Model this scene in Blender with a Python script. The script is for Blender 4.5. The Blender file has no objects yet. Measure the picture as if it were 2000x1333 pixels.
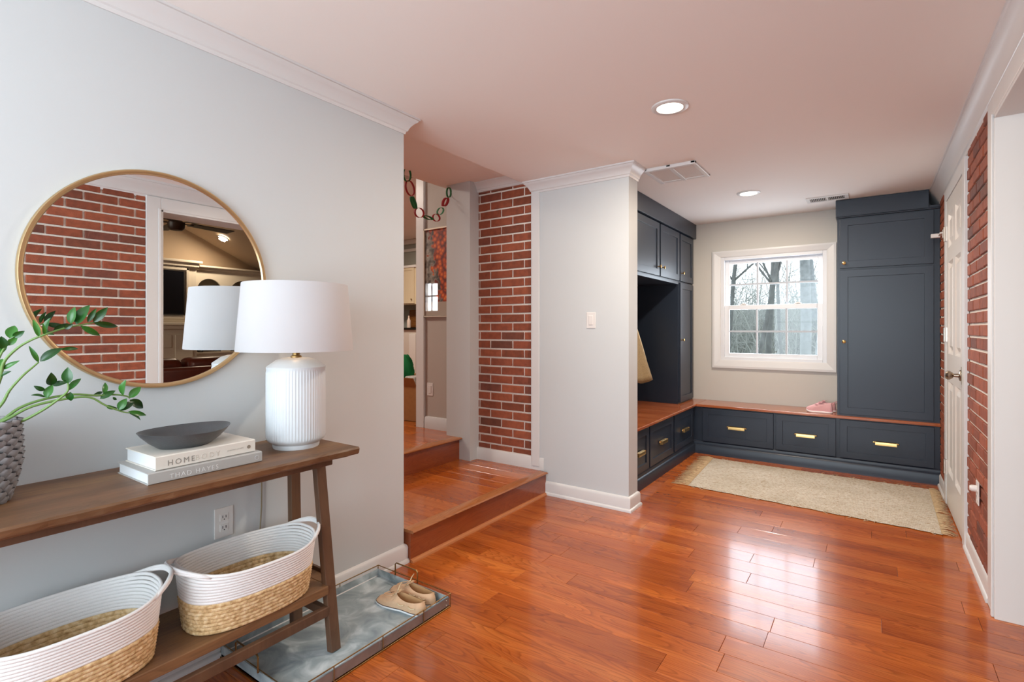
import bpy, math, random
from mathutils import Vector, Matrix
R=random.Random(7)
scn=bpy.context.scene; C=scn.collection
PI=math.pi
# ---------------------------------------------------------------- camera, world, lights
cam=bpy.data.cameras.new('camera'); camo=bpy.data.objects.new('camera',cam); C.objects.link(camo)
camo.location=(0,0,1.24); camo.rotation_euler=(PI/2,0,math.atan(705/1007)); cam.sensor_width=36
cam.lens=18.126; cam.shift_y=-0.01175; cam.clip_start=.05; cam.clip_end=300; scn.camera=camo
scn.view_settings.view_transform='Standard'; scn.view_settings.look='None'
scn.view_settings.gamma=1; scn.view_settings.use_curve_mapping=False
scn.view_settings.exposure=0.15
wd=bpy.data.worlds.new('world'); scn.world=wd; wd.use_nodes=True
bg=wd.node_tree.nodes['Background']; bg.inputs[0].default_value=(.90,.95,1,1); bg.inputs[1].default_value=2.6
def area(name,loc,rot,sx,sy,w,col):
    l=bpy.data.lights.new(name,'AREA'); l.shape='RECTANGLE'; l.size=sx; l.size_y=sy; l.energy=w; l.color=col
    o=bpy.data.objects.new(name,l); C.objects.link(o); o.location=loc; o.rotation_euler=rot; return o
area('rear_window_daylight',(-.8,-1.72,1.45),(PI/2,0,0),2.1,1.7,78,(.75,.90,1))       # through the window behind the camera, faces +Y
area('hall_window_daylight',(-8.17,-1.93,1.96),(PI/2,0,0),.46,.70,26,(.9,.95,1))
area('front_window_daylight',(-.82,5.85,1.45),(-PI/2,0,0),.9,1.0,19,(.82,.90,1))      # overcast sky at the mudroom window, faces -Y
def bulb(name,loc,w,col,r=.06,spot=None):
    l=bpy.data.lights.new(name,'AREA'); l.shape='DISK'; l.size=2*r; l.energy=w; l.color=col
    o=bpy.data.objects.new(name,l); C.objects.link(o); o.location=loc; return o
# ---------------------------------------------------------------- materials
def nt(name):
    m=bpy.data.materials.new(name); m.use_nodes=True; t=m.node_tree; b=t.nodes['Principled BSDF']; return m,t,b
def lin(c):
    if isinstance(c,str): c=[int(c[i:i+2],16)/255 for i in (0,2,4)]
    return tuple(((x/12.92) if x<=.04045 else ((x+.055)/1.055)**2.4) for x in c)+(1,)
def N(t,ty,**k):
    n=t.nodes.new(ty)
    for a,b in k.items():
        if a.startswith('i'): n.inputs[int(a[1:])].default_value=b
        else: setattr(n,a,b)
    return n
def L(t,a,b): t.links.new(a,b)
def ramp(t,fac,stops):
    r=t.nodes.new('ShaderNodeValToRGB'); e=r.color_ramp.elements
    while len(e)<len(stops): e.new(.5)
    for k,(p,c) in zip(e,stops): k.position=p; k.color=c
    L(t,fac,r.inputs[0]); return r.outputs[0]
def mix(t,f,a,b,mode='MIX'):
    m=t.nodes.new('ShaderNodeMix'); m.data_type='RGBA'; m.blend_type=mode
    for s,v in ((m.inputs[0],f),(m.inputs[6],a),(m.inputs[7],b)):
        if hasattr(v,'links') or hasattr(v,'is_linked'): L(t,v,s)
        else: s.default_value=v
    return m.outputs[2]
def plain(name,col,rough=.5,metal=0,bump=0,bscale=200,var=0,spec=.5,coat=0,emis=None,es=0):
    m,t,b=nt(name); c=lin(col); b.inputs['Base Color'].default_value=c
    b.inputs['Roughness'].default_value=rough; b.inputs['Metallic'].default_value=metal
    b.inputs['Specular IOR Level'].default_value=spec; b.inputs['Coat Weight'].default_value=coat
    if emis: b.inputs['Emission Color'].default_value=lin(emis); b.inputs['Emission Strength'].default_value=es
    if bump or var:
        g=N(t,'ShaderNodeNewGeometry'); n=N(t,'ShaderNodeTexNoise'); n.inputs['Scale'].default_value=bscale; n.inputs['Detail'].default_value=3
        L(t,g.outputs['Position'],n.inputs['Vector'])
        if bump:
            p=N(t,'ShaderNodeBump'); p.inputs['Strength'].default_value=bump; p.inputs['Distance'].default_value=.002
            L(t,n.outputs[0],p.inputs['Height']); L(t,p.outputs[0],b.inputs['Normal'])
        if var:
            d=tuple(x*(1-var) for x in c[:3])+(1,); e=tuple(min(1,x*(1+var)) for x in c[:3])+(1,)
            L(t,ramp(t,n.outputs[0],[(.3,d),(.7,e)]),b.inputs['Base Color'])
    return m
def wood(name,dark,mid,light,axis=0,rough=.35,fig=1.0,figscale=1.0,coat=0,rnd=.5,lines=34):
    m,t,b=nt(name); g=N(t,'ShaderNodeNewGeometry'); oi=N(t,'ShaderNodeObjectInfo')
    v=N(t,'ShaderNodeVectorMath',operation='MULTIPLY_ADD'); cx=N(t,'ShaderNodeCombineXYZ')
    for i,k in enumerate((37.,11.,53.)):
        q=N(t,'ShaderNodeMath',operation='MULTIPLY'); L(t,oi.outputs['Random'],q.inputs[0]); q.inputs[1].default_value=k; L(t,q.outputs[0],cx.inputs[i])
    L(t,g.outputs['Position'],v.inputs[0]); v.inputs[1].default_value=(1,1,1); L(t,cx.outputs[0],v.inputs[2])
    def mp(a,c):
        s=[c,c,c]; s[axis]=a; w=N(t,'ShaderNodeVectorMath',operation='MULTIPLY'); L(t,v.outputs[0],w.inputs[0]); w.inputs[1].default_value=s; return w.outputs[0]
    n1=N(t,'ShaderNodeTexNoise'); n1.inputs['Scale'].default_value=1; n1.inputs['Detail'].default_value=2; n1.inputs['Roughness'].default_value=.45
    L(t,mp(.9*figscale,7*figscale),n1.inputs['Vector'])
    s=N(t,'ShaderNodeMath',operation='MULTIPLY'); L(t,n1.outputs[0],s.inputs[0]); s.inputs[1].default_value=lines
    f=N(t,'ShaderNodeMath',operation='FRACT'); L(t,s.outputs[0],f.inputs[0])
    ln=ramp(t,f.outputs[0],[(0,(.0,.0,.0,1)),(.12,(1,1,1,1)),(.45,(.3,.3,.3,1)),(1,(0,0,0,1))])
    n2=N(t,'ShaderNodeTexNoise'); n2.inputs['Scale'].default_value=1; n2.inputs['Detail'].default_value=4
    L(t,mp(4,160),n2.inputs['Vector'])
    n3=N(t,'ShaderNodeTexNoise'); n3.inputs['Scale'].default_value=1; n3.inputs['Detail'].default_value=3
    L(t,mp(1.3,9),n3.inputs['Vector'])
    base=ramp(t,n3.outputs[0],[(.25,lin(dark)),(.5,lin(mid)),(.75,lin(light))])
    base=mix(t,.25*fig,base,ramp(t,n2.outputs[0],[(.35,lin(dark)),(.65,lin(light))]))
    lf=N(t,'ShaderNodeMath',operation='MULTIPLY'); L(t,ln,lf.inputs[0]); lf.inputs[1].default_value=.5*fig
    base=mix(t,lf.outputs[0],base,tuple(x*.55 for x in lin(dark)[:3])+(1,))
    if rnd:
        rr=ramp(t,oi.outputs['Random'],[(0,(1-rnd*.45,1-rnd*.55,1-rnd*.6,1)),(.5,(1,1,1,1)),(1,(1+rnd*.25,1+rnd*.35,1+rnd*.3,1))])
        base=mix(t,1.0,base,rr,'MULTIPLY')
    L(t,base,b.inputs['Base Color']); b.inputs['Roughness'].default_value=rough
    b.inputs['Coat Weight'].default_value=coat; b.inputs['Coat Roughness'].default_value=.09
    bp=N(t,'ShaderNodeBump'); bp.inputs['Strength'].default_value=.06; bp.inputs['Distance'].default_value=.001
    L(t,n2.outputs[0],bp.inputs['Height']); L(t,bp.outputs[0],b.inputs['Normal']); return m
def brickmat(name,stops):
    m,t,b=nt(name); oi=N(t,'ShaderNodeObjectInfo'); g=N(t,'ShaderNodeNewGeometry')
    n=N(t,'ShaderNodeTexNoise'); n.inputs['Scale'].default_value=26; n.inputs['Detail'].default_value=5; L(t,g.outputs['Position'],n.inputs['Vector'])
    n2=N(t,'ShaderNodeTexNoise'); n2.inputs['Scale'].default_value=220; n2.inputs['Detail'].default_value=2; L(t,g.outputs['Position'],n2.inputs['Vector'])
    c=ramp(t,oi.outputs['Random'],stops)
    c=mix(t,.8,c,ramp(t,n.outputs[0],[(.3,(.72,.72,.74,1)),(.7,(1.18,1.15,1.12,1))]),'MULTIPLY')
    c=mix(t,ramp(t,n2.outputs[0],[(.66,(0,0,0,1)),(.72,(.5,.5,.5,1))]),c,lin('3a2420'))
    L(t,c,b.inputs['Base Color']); b.inputs['Roughness'].default_value=.8
    p=N(t,'ShaderNodeBump'); p.inputs['Strength'].default_value=.5; p.inputs['Distance'].default_value=.003
    L(t,n2.outputs[0],p.inputs['Height']); L(t,p.outputs[0],b.inputs['Normal']); return m
MW=plain('wall paint','cbcfd0',.6,bump=.06,bscale=300)
MWH=plain('hall wall paint','bcb2a8',.6)
MC=plain('ceiling paint','f3eeea',.8)
MT=plain('trim gloss paint','dcdbda',.35)
MF=wood('cherry floor','923f10','b85c1e','cc7430',0,.24,1.0,coat=.35,rnd=.5)
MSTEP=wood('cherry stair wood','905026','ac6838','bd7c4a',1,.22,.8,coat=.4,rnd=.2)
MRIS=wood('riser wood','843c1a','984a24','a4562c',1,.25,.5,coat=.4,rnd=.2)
MSTRIP=wood('light quarter round','b0683a','c47a48','cc8650',1,.35,.3,rnd=.0)
MTOP=wood('bench worktop wood','8a421e','a85a30','bc6e42',0,.22,.5,coat=.4,rnd=.0)
MCON=wood('console wood','4c3522','735036','967048',1,.5,.55,figscale=1.6,rnd=.15,lines=26)
MLEG=wood('console leg wood','46301f','5e4230','6e5038',2,.5,.4,figscale=1.6,rnd=.15,lines=12)
MB=brickmat('red brick',[(0,lin('6e4234')),(.06,lin('84462f')),(.45,lin('964f36')),(.8,lin('a1583c')),(.94,lin('8a4a36')),(1,lin('6c4238'))])
MM=plain('mortar','f2e8dc',.9,bump=.35,bscale=160,var=.08)
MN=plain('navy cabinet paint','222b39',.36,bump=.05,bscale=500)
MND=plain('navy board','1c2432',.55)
MBR=plain('brass','d2ae72',.3,1)
MBRD=plain('aged brass','94784e',.4,1)
MFR=plain('mirror brass frame','d2b68a',.38,1)
MNI=plain('satin nickel','9a8c7c',.28,1)
MMIR=plain('mirror glass','f0f2f2',.0,1)
MCER=plain('white ceramic','d3d7da',.35)
MPW=plain('white plastic','e4e0dc',.35)
MDK=plain('dark slot','1c1a1a',.6)
MGAP=plain('seam shadow','3a1c10',.8)
def glassm(name,tint=(1,1,1,1),gl=.08):
    m,t,b=nt(name); t.nodes.remove(b); o=t.nodes['Material Output']
    tr=N(t,'ShaderNodeBsdfTransparent'); tr.inputs[0].default_value=tint; g=N(t,'ShaderNodeBsdfGlossy'); g.inputs['Roughness'].default_value=.01
    f=N(t,'ShaderNodeFresnel'); f.inputs[0].default_value=1.5; x=N(t,'ShaderNodeMixShader'); ge=N(t,'ShaderNodeNewGeometry'); iv=N(t,'ShaderNodeMath',operation='SUBTRACT'); iv.inputs[0].default_value=1; L(t,ge.outputs['Backfacing'],iv.inputs[1]); mu=N(t,'ShaderNodeMath',operation='MULTIPLY'); L(t,f.outputs[0],mu.inputs[0]); L(t,iv.outputs[0],mu.inputs[1])
    L(t,mu.outputs[0],x.inputs[0]); L(t,tr.outputs[0],x.inputs[1]); L(t,g.outputs[0],x.inputs[2]); L(t,x.outputs[0],o.inputs[0]); return m
MGL=glassm('window glass',(.97,.99,1,1))
# ---------------------------------------------------------------- mesh helpers
class M:
    def __init__(s): s.v=[]; s.f=[]
    def add(s,vs,fs):
        o=len(s.v); s.v+= [tuple(p) for p in vs]; s.f+=[tuple(i+o for i in q) for q in fs]; return s
    def box(s,x0,x1,y0,y1,z0,z1):
        x0,x1=min(x0,x1),max(x0,x1); y0,y1=min(y0,y1),max(y0,y1); z0,z1=min(z0,z1),max(z0,z1)
        return s.add([(x0,y0,z0),(x1,y0,z0),(x1,y1,z0),(x0,y1,z0),(x0,y0,z1),(x1,y0,z1),(x1,y1,z1),(x0,y1,z1)],
            [(0,3,2,1),(4,5,6,7),(0,1,5,4),(1,2,6,5),(2,3,7,6),(3,0,4,7)])
    def fb(s,F,u0,u1,v0,v1,n0,n1):
        O,U,W,Nn=F; P=lambda u,v,n:tuple(O[i]+U[i]*u+W[i]*v+Nn[i]*n for i in range(3))
        return s.add([P(u0,v0,n0),P(u1,v0,n0),P(u1,v1,n0),P(u0,v1,n0),P(u0,v0,n1),P(u1,v0,n1),P(u1,v1,n1),P(u0,v1,n1)],
            [(0,3,2,1),(4,5,6,7),(0,1,5,4),(1,2,6,5),(2,3,7,6),(3,0,4,7)])
    def bar(s,p,q,w,d,up=(0,0,1)):
        p=Vector(p);q=Vector(q);a=(q-p).normalized();x=a.cross(Vector(up)).normalized()*w/2;y=a.cross(x).normalized()*d/2
        return s.add([p-x-y,p+x-y,p+x+y,p-x+y,q-x-y,q+x-y,q+x+y,q-x+y],[(0,3,2,1),(4,5,6,7),(0,1,5,4),(1,2,6,5),(2,3,7,6),(3,0,4,7)])
    def loft(s,rings,closed=True,cap=True):
        n=len(rings[0]); vs=[p for r in rings for p in r]; fs=[]
        for i in range(len(rings)-1):
            for j in range(n if closed else n-1):
                k=(j+1)%n; fs.append((i*n+j,i*n+k,(i+1)*n+k,(i+1)*n+j))
        if cap and closed: fs.append(tuple(range(n))[::-1]); fs.append(tuple((len(rings)-1)*n+j for j in range(n)))
        return s.add(vs,fs)
    def tube(s,pts,r,n=8,closed=False,cap=True):
        pts=[Vector(p) for p in pts]; rs=r if isinstance(r,(list,tuple)) else [r]*len(pts); rings=[]; prev=None
        m=len(pts)
        for i,p in enumerate(pts):
            a=(pts[(i+1)%m]-pts[i-1]) if closed else (pts[min(i+1,m-1)]-pts[max(i-1,0)])
            if a.length<1e-9: a=Vector((0,0,1))
            a.normalize()
            if prev is None:
                x=a.orthogonal().normalized()
            else:
                x=prev-a*prev.dot(a)
                x=x.normalized() if x.length>1e-6 else a.orthogonal().normalized()
            prev=x; y=a.cross(x)
            rings.append([p+(x*math.cos(2*PI*k/n)+y*math.sin(2*PI*k/n))*rs[i] for k in range(n)])
        if closed: rings.append(rings[0])
        return s.loft(rings,True,cap and not closed)
    def lathe(s,c,prof,n=48,axis=2,cap=False):
        rings=[]
        for r,h in prof:
            ring=[]
            for k in range(n):
                a=2*PI*k/n; u,v=r*math.cos(a),r*math.sin(a)
                q=(u,v,h) if axis==2 else ((h,u,v) if axis==0 else (v,h,u))
                ring.append((c[0]+q[0],c[1]+q[1],c[2]+q[2]))
            rings.append(ring)
        return s.loft(rings,True,cap)
    def sweep(s,path,mit,prof,closed=False):
        rings=[[ (p[0]+o*m[0],p[1]+o*m[1],z) for o,z in prof] for p,m in zip(path,mit)]
        return s.loft(rings,True,True)
    def sphere(s,c,r,n=12,sq=(1,1,1)):
        return s.add(*_sph(c,r,n,sq))
    def build(s,name,mat,parent=None,smooth=False,bevel=0,local=False,label=None,kind=None,sub=0):
        me=bpy.data.meshes.new(name); o=bpy.data.objects.new(name,me); C.objects.link(o)
        off=Vector((0,0,0))
        if parent is not None: o.parent=parent; off=Vector((0,0,0)) if local else W.get(parent.name,Vector((0,0,0)))
        W[o.name]=off
        me.from_pydata([(v[0]-off.x,v[1]-off.y,v[2]-off.z) for v in s.v],[],s.f); me.validate(); me.update()
        ms=mat if isinstance(mat,(list,tuple)) else [mat]
        for q in ms: me.materials.append(q)
        if smooth:
            for p in me.polygons: p.use_smooth=True
            if smooth!=2:
                try: me.set_sharp_from_angle(angle=.7)
                except Exception: pass
        if bevel:
            b=o.modifiers.new('bevel','BEVEL'); b.width=bevel; b.segments=2; b.limit_method='ANGLE'; b.angle_limit=.6
        if sub: k=o.modifiers.new('sub','SUBSURF'); k.levels=k.render_levels=sub
        if label: o['label']=label
        if kind: o['kind']=kind
        return o
def _sph(c,r,n,sq):
    vs=[];fs=[];h=n//2
    for i in range(h+1):
        a=PI*i/h
        for j in range(n):
            b=2*PI*j/n; vs.append((c[0]+r*sq[0]*math.sin(a)*math.cos(b),c[1]+r*sq[1]*math.sin(a)*math.sin(b),c[2]+r*sq[2]*math.cos(a)))
    for i in range(h):
        for j in range(n): fs.append((i*n+j,(i+1)*n+j,(i+1)*n+(j+1)%n,i*n+(j+1)%n))
    return vs,fs
W={}
def thing(name,label,cat,loc=(0,0,0),group=None,rotz=0,kind=None):
    o=bpy.data.objects.new(name,None); C.objects.link(o); o.location=loc; o.rotation_euler=(0,0,rotz); o.empty_display_size=.1
    o['label']=label; o['category']=cat; W[o.name]=Vector(loc)
    if group: o['group']=group
    return o
def tag(o,label,cat,group=None,kind=None):
    o['label']=label; o['category']=cat
    if group: o['group']=group
    if kind: o['kind']=kind
    return o
def S(o): o['kind']='structure'; return o
def struct(name,m,mat,smooth=False,bevel=0): return S(m.build(name,mat,None,smooth,bevel))
def inst(name,mesh,parent,loc,scale=(1,1,1),rot=(0,0,0)):
    o=bpy.data.objects.new(name,mesh); C.objects.link(o); o.parent=parent
    off=W.get(parent.name,Vector((0,0,0))); o.location=Vector(loc)-off; o.scale=scale; o.rotation_euler=rot; W[o.name]=Vector(loc); return o
def mesh_of(m,name,mat,smooth=False):
    me=bpy.data.meshes.new(name); me.from_pydata(m.v,[],m.f); me.update(); me.materials.append(mat)
    if smooth:
        for p in me.polygons: p.use_smooth=True
    return me
def text(s,size,name,mat,parent,loc,rot,extr=.0003,sp=1.0,label=None):
    cu=bpy.data.curves.new(name,'FONT'); cu.body=s; cu.size=size; cu.extrude=extr; cu.space_character=sp; cu.resolution_u=3
    to=bpy.data.objects.new(name,cu); C.objects.link(to)
    dg=bpy.context.evaluated_depsgraph_get(); me=bpy.data.meshes.new_from_object(to.evaluated_get(dg))
    bpy.data.objects.remove(to); o=bpy.data.objects.new(name,me); C.objects.link(o); me.materials.clear(); me.materials.append(mat)
    o.parent=parent; o.location=Vector(loc)-W[parent.name]; o.rotation_euler=rot
    if label: o['label']=label
    return o
CZ=2.36; XL=-2.04; XR=.443; YW=5.68
# ---------------------------------------------------------------- floor with planks
fm=M().box(-2.04,XR+.2,-1.8,YW,-.05,-.008)
floor=struct('floor',fm,MGAP)
def plank_mesh(w,axis,mat):
    # length 1 along axis, width w, top at z=0, 5 mm thick, micro bevel
    c=.0011; m=M(); h=.006
    rings=[[(0,0,-h),(1,0,-h),(1,w,-h),(0,w,-h)],[(0,0,-c),(1,0,-c),(1,w,-c),(0,w,-c)],[(c,c,0),(1-c,c,0),(1-c,w-c,0),(c,w-c,0)]]
    if axis==1: rings=[[(w-y,x,z) for x,y,z in r] for r in rings]
    m.loft(rings); return mesh_of(m,'plank',mat)
PW=.127
def lay(parent,x0,x1,y0,y1,z,mat,rr,off=0,lo=.45,hi=1.25):
    pm=plank_mesh(PW,0,mat); y=y0-off
    while y<y1-.001:
        a=max(y,y0); b=min(y+PW,y1); x=x0-rr.uniform(0,.8)
        while x<x1-.01:
            l=rr.uniform(lo,hi); xa=max(x,x0); xb=min(x+l,x1)
            if x1-xb<.12: xb=x1; l=xb-x+.01
            if xb-xa>.03: inst('plank',pm,parent,(xa+.0004,a+.0004,z),(xb-xa-.0008,(b-a-.0008)/PW,1))
            x+=l
        y+=PW
lay(floor,-2.04,XR+.2,-1.8,5.33,0,MF,random.Random(3),.06)
# landing and upper hall floor
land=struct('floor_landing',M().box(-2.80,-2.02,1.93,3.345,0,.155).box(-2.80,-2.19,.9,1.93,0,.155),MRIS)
lay(land,-2.77,-2.045,.9,3.32,.17,MF,random.Random(5),.03) if False else None
pmy=plank_mesh(.09,1,MF)
rr=random.Random(11)
lay(land,-2.785,-2.06,1.93,3.32,.17,MF,rr,.05,.5,1.0)
lay(land,-2.785,-2.19,.9,1.93,.17,MF,rr,.05,.5,1.0)
land_n=M().loft([[(-2.06,y,.155),(-1.995,y,.155),(-1.988,y,.158),(-1.985,y,.1625),(-1.988,y,.168),(-1.995,y,.171),(-2.06,y,.171)] for y in (1.93,3.30)]).build('nosing',MSTEP,land,True)
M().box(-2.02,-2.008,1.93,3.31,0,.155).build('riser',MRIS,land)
M().loft([[(-2.008,y,0),(-1.990,y,0),(-1.991,y,.01),(-1.997,y,.016),(-2.008,y,.018)] for y in (1.93,3.31)]).build('quarter_round',MSTRIP,land,True)
up=struct('floor_hall',M().box(-9.2,-2.79,-1.8,3.5,.17,.343).box(-9.2,-3.2,3.5,7.2,.17,.343),MGAP)
rr=random.Random(12)
M().box(-9.2,-6.2,-1.8,7.2,.343,.3495).box(-6.2,-5.2,-1.8,3.3,.343,.3495).box(-5.2,-2.99,-1.8,1.2,.343,.3495).box(-6.2,-3.45,6.2,7.0,.343,.3495).build('far_boards',MF,up)
lay(up,-5.2,-2.83,1.2,3.36,.35,MF,rr,.05,.6,1.2)
lay(up,-6.2,-3.45,3.36,6.2,.35,MF,rr,.05,.6,1.2)
M().loft([[(-2.84,y,.335),(-2.76,y,.335),(-2.752,y,.338),(-2.749,y,.3425),(-2.753,y,.348),(-2.76,y,.351),(-2.84,y,.351)] for y in (.9,3.22)]).build('nosing',MSTEP,up,True)
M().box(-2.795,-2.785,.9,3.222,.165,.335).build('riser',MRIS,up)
# ---------------------------------------------------------------- walls
BOARD=[(0,0),(.026,0),(.026,.012),(.020,.02),(.016,.022),(.016,.082),(.012,.092),(.006,.098),(0,.1)]
CROWN=[(0,-.085),(.006,-.085),(.009,-.072),(.016,-.068),(.018,-.06),(.026,-.045),(.040,-.028),(.052,-.02),(.056,-.012),(.062,-.01),(.062,0),(0,0)]
def crown(name,path,mit,z,sc=1.0,sz=1.0,mat=None): return struct(name,M().sweep(path,mit,[(o*sc,z+h*sz) for o,h in CROWN]),mat or MT,True)
def board(name,path,mit,z=0,sz=1.0): return struct(name,M().sweep(path,mit,[(o,z+h*sz) for o,h in BOARD]),MT,True)
struct('wall_left',M().box(-2.19,XL,-1.8,1.912,0,CZ),MW)
crown('trim_1',[(XL,-1.8),(XL,1.912),(-2.19,1.912)],[(1,0),(1,1),(0,1)],CZ)
board('baseboard_left',[(XL,-1.8),(XL,1.912),(-2.19,1.912)],[(1,0),(1,1),(0,1)])
# partition (stub wall between hall and mudroom)
struct('wall_partition',M().box(-2.133,-1.357,3.32,3.476,0,CZ),MW)
crown('trim_2',[(-2.133,3.32),(-1.357,3.32),(-1.357,3.476)],[(-.9,-1),(1,-1),(1,0)],CZ)
board('baseboard_partition',[(-2.03,3.32),(-1.357,3.32),(-1.357,3.476),(-1.50,3.476)],[(0,-1),(1,-1),(1,1),(0,1)])
# hall brick wall
hb=struct('wall_hall_brick',M().box(-2.735,-2.133,3.345,3.47,.15,2.44),MM)
def brick_meshes(L0,H,axis,mat):
    out=[]
    for k in range(5):
        r=random.Random(40+k); c=.003; d=.009
        def ring(i,n):
            j=lambda:r.uniform(-.0012,.0012)
            return [(i+j(),n,i+j()),(L0-i+j(),n,i+j()),(L0-i+j(),n,H-i+j()),(i+j(),n,H-i+j())]
        R_=[ring(0,0),ring(0,-d*.75),ring(c,-d)]
        m=M().loft(R_)
        if axis=='-X': m.v=[(y,x,z) for x,y,z in m.v]; m.f=[q[::-1] for q in m.f]
        out.append(mesh_of(m,'brick',mat))
    return out
def bricks(parent,plane,u0,u1,z0,z1,course,length,u_ph,z_ph,face,rr,mj=.0135):
    H=course-mj; L0=length-mj; ms=brick_meshes(L0,H,face,MB); i=0; z=z0-z_ph
    while z<z1-.004:
        a=max(z,z0); b=min(z+H,z1)
        if b-a>.008:
            u=u0-length+ (u_ph+ (0 if i%2 else length/2))%length
            while u<u1:
                p=max(u,u0+.002); q=min(u+L0,u1-.002)
                if q-p>.012:
                    loc=(p,plane+rr.uniform(-.0015,.0015),a) if face=='-Y' else (plane+rr.uniform(-.0015,.0015),p,a)
                    sc=((q-p)/L0,1,(b-a)/H) if face=='-Y' else (1,(q-p)/L0,(b-a)/H)
                    inst('brick',ms[rr.randrange(5)],parent,loc,sc,(0,0,0))
                u+=length
        z+=course; i+=1
bricks(hb,3.345,-2.690,-2.135,.265,2.37,.0702,.2203,.035,.02,'-Y',random.Random(2))
# white frame strips around hall bricks
struct('trim_3',M().box(-2.141,-2.125,3.312,3.345,.17,2.37).box(-2.69,-2.141,3.32,3.345,2.365,2.44),MT,bevel=.002)
struct('trim_4',M().sweep([(-2.73,3.345),(-2.69,3.345),(-2.03,3.345)],[(0,-1)]*3,[(0,.17),(.032,.17),(.032,.255),(.026,.265),(0,.268)]),MT,True)
crown('trim_5',[(-2.735,3.32),(-2.133,3.32)],[(0,-1),(0,-1)],2.44,.7,.8)
# casing on the partition's left edge
struct('trim_6',M().box(-2.133,-2.068,3.308,3.32,.2,2.275),MT,bevel=.002)
# column
struct('wall_column',M().box(-2.925,-2.672,3.222,3.5,.165,2.44),MW)
# hall ceiling and main ceiling
struct('ceiling',M().box(-2.19,XR+.2,-1.8,YW,CZ,CZ+.16),MC)
struct('ceiling_hall',M().box(-2.985,-2.19,.8,3.5,2.44,2.52).box(-2.2,-2.19,.8,3.4,CZ,2.44),MC)
# upper hall / kitchen shell
struct('wall_hall_end',M().box(-2.985,-2.19,.75,.9,0,2.6),MWH)
struct('wall_hall_side',M().box(-2.985,-2.90,-1.8,.75,.2,3.0).box(-2.985,-2.93,.75,3.21,2.52,3.0),MWH)
ph=struct('wall_poster',M().box(-3.395,-2.93,3.36,3.48,.35,2.9).box(-9.2,-3.40,3.36,3.48,2.68,3.0).box(-9.2,-5.6,3.36,3.48,.35,2.9),MWH)
struct('trim_7',M().box(-3.40,-3.305,3.335,3.36,.35,2.68).box(-3.40,-3.395,3.335,3.50,.35,2.68),MT,bevel=.004)
struct('trim_8',M().sweep([(-3.30,3.36),(-2.93,3.36)],[(0,-1)]*2,[(0,.35),(.018,.35),(.018,.44),(.010,.455),(0,.457)]),MT,True)
struct('ceiling_upper',M().box(-9.2,-2.93,-1.8,7.2,2.95,3.05),MC)
struct('wall_kitchen_back',M().box(-9.2,-2.985,7.0,7.15,.35,3.0),plain('grey blue wall','a9aca6',.6))
struct('wall_kitchen_right',M().box(-2.985,-2.85,3.48,7.0,.35,3.0),MWH)
struct('wall_upper_far',M().box(-9.3,-9.2,-1.8,7.2,.35,3.0),MWH)
# rear wall of the upper hall, with a window that the poster glass reflects
struct('wall_upper_rear',M().box(-9.2,-8.39,-1.9,-1.8,.2,3).box(-7.95,-2.9,-1.9,-1.8,.2,3).box(-8.39,-7.95,-1.9,-1.8,.2,1.62).box(-8.39,-7.95,-1.9,-1.8,2.3,3),MWH)
struct('window_2',M().box(-8.39,-7.95,-1.84,-1.81,1.97,2.0).box(-8.18,-8.165,-1.84,-1.81,1.62,2.3).box(-8.39,-8.36,-1.86,-1.81,1.62,2.3).box(-7.98,-7.95,-1.86,-1.81,1.62,2.3).box(-8.39,-7.95,-1.86,-1.81,2.27,2.3).box(-8.39,-7.95,-1.86,-1.81,1.62,1.65),MT)
# rear wall of the main room with its window
struct('wall_rear',M().box(-2.19,-1.9,-1.95,-1.8,0,CZ+.1).box(.3,XR+.2,-1.95,-1.8,0,CZ+.1).box(-1.9,.3,-1.95,-1.8,0,.55).box(-1.9,.3,-1.95,-1.8,2.25,CZ+.1),MW)
struct('window_3',M().box(-1.9,.3,-1.93,-1.88,.55,.6).box(-1.9,.3,-1.93,-1.88,2.2,2.25).box(-1.9,-1.85,-1.93,-1.88,.6,2.2).box(.25,.3,-1.93,-1.88,.6,2.2).box(-.83,-.77,-1.93,-1.88,.6,2.2).box(-1.85,.25,-1.92,-1.89,1.38,1.42),MT)
# right wall
wr=struct('wall_right',M().box(XR+.002,XR+.2,3.0,3.86,0,CZ).box(XR+.002,XR+.2,4.80,YW-.002,0,CZ).box(XR+.002,XR+.2,3.86,4.80,2.16,CZ),MM)
bricks(wr,XR,3.135,3.838,.1,2.27,.0668,.2035,.10,.03,'-X',random.Random(8))
bricks(wr,XR,4.84,5.272,.1,2.27,.0668,.2035,.06,.03,'-X',random.Random(9))
wn=struct('wall_right_near',M().box(XR+.002,XR+.2,-1.8,1.7,0,CZ),MM)
bricks(wn,XR,.30,1.60,.1,2.27,.0668,.2035,.12,.03,'-X',random.Random(10))
struct('wall_right_header',M().box(XR,XR+.2,1.7,3.0,2.157,CZ).box(XR-.004,XR+.002,-1.8,.3,0,CZ),MW)
crown('trim_9',[(XR,YW),(XR,-1.8)],[(-1,0),(-1,0)],CZ,1.15,1.5)
board('baseboard_right',[(XR,3.865),(XR,3.14)],[(-1,0)]*2)
board('baseboard_right_near',[(XR,1.6),(XR,-1.8)],[(-1,0)]*2)
board('baseboard_right_far',[(XR,5.26),(XR,4.84)],[(-1,0)]*2)
struct('trim_10',M().box(XR-.02,XR,3.0,3.135,0,2.25).box(XR-.02,XR,1.60,1.70,0,2.25).box(XR-.02,XR,1.70,3.0,2.157,2.25)
   .box(XR-.027,XR-.018,3.0,3.02,0,2.165).box(XR-.027,XR-.018,1.68,1.7,0,2.165),MT,bevel=.004)
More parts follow.
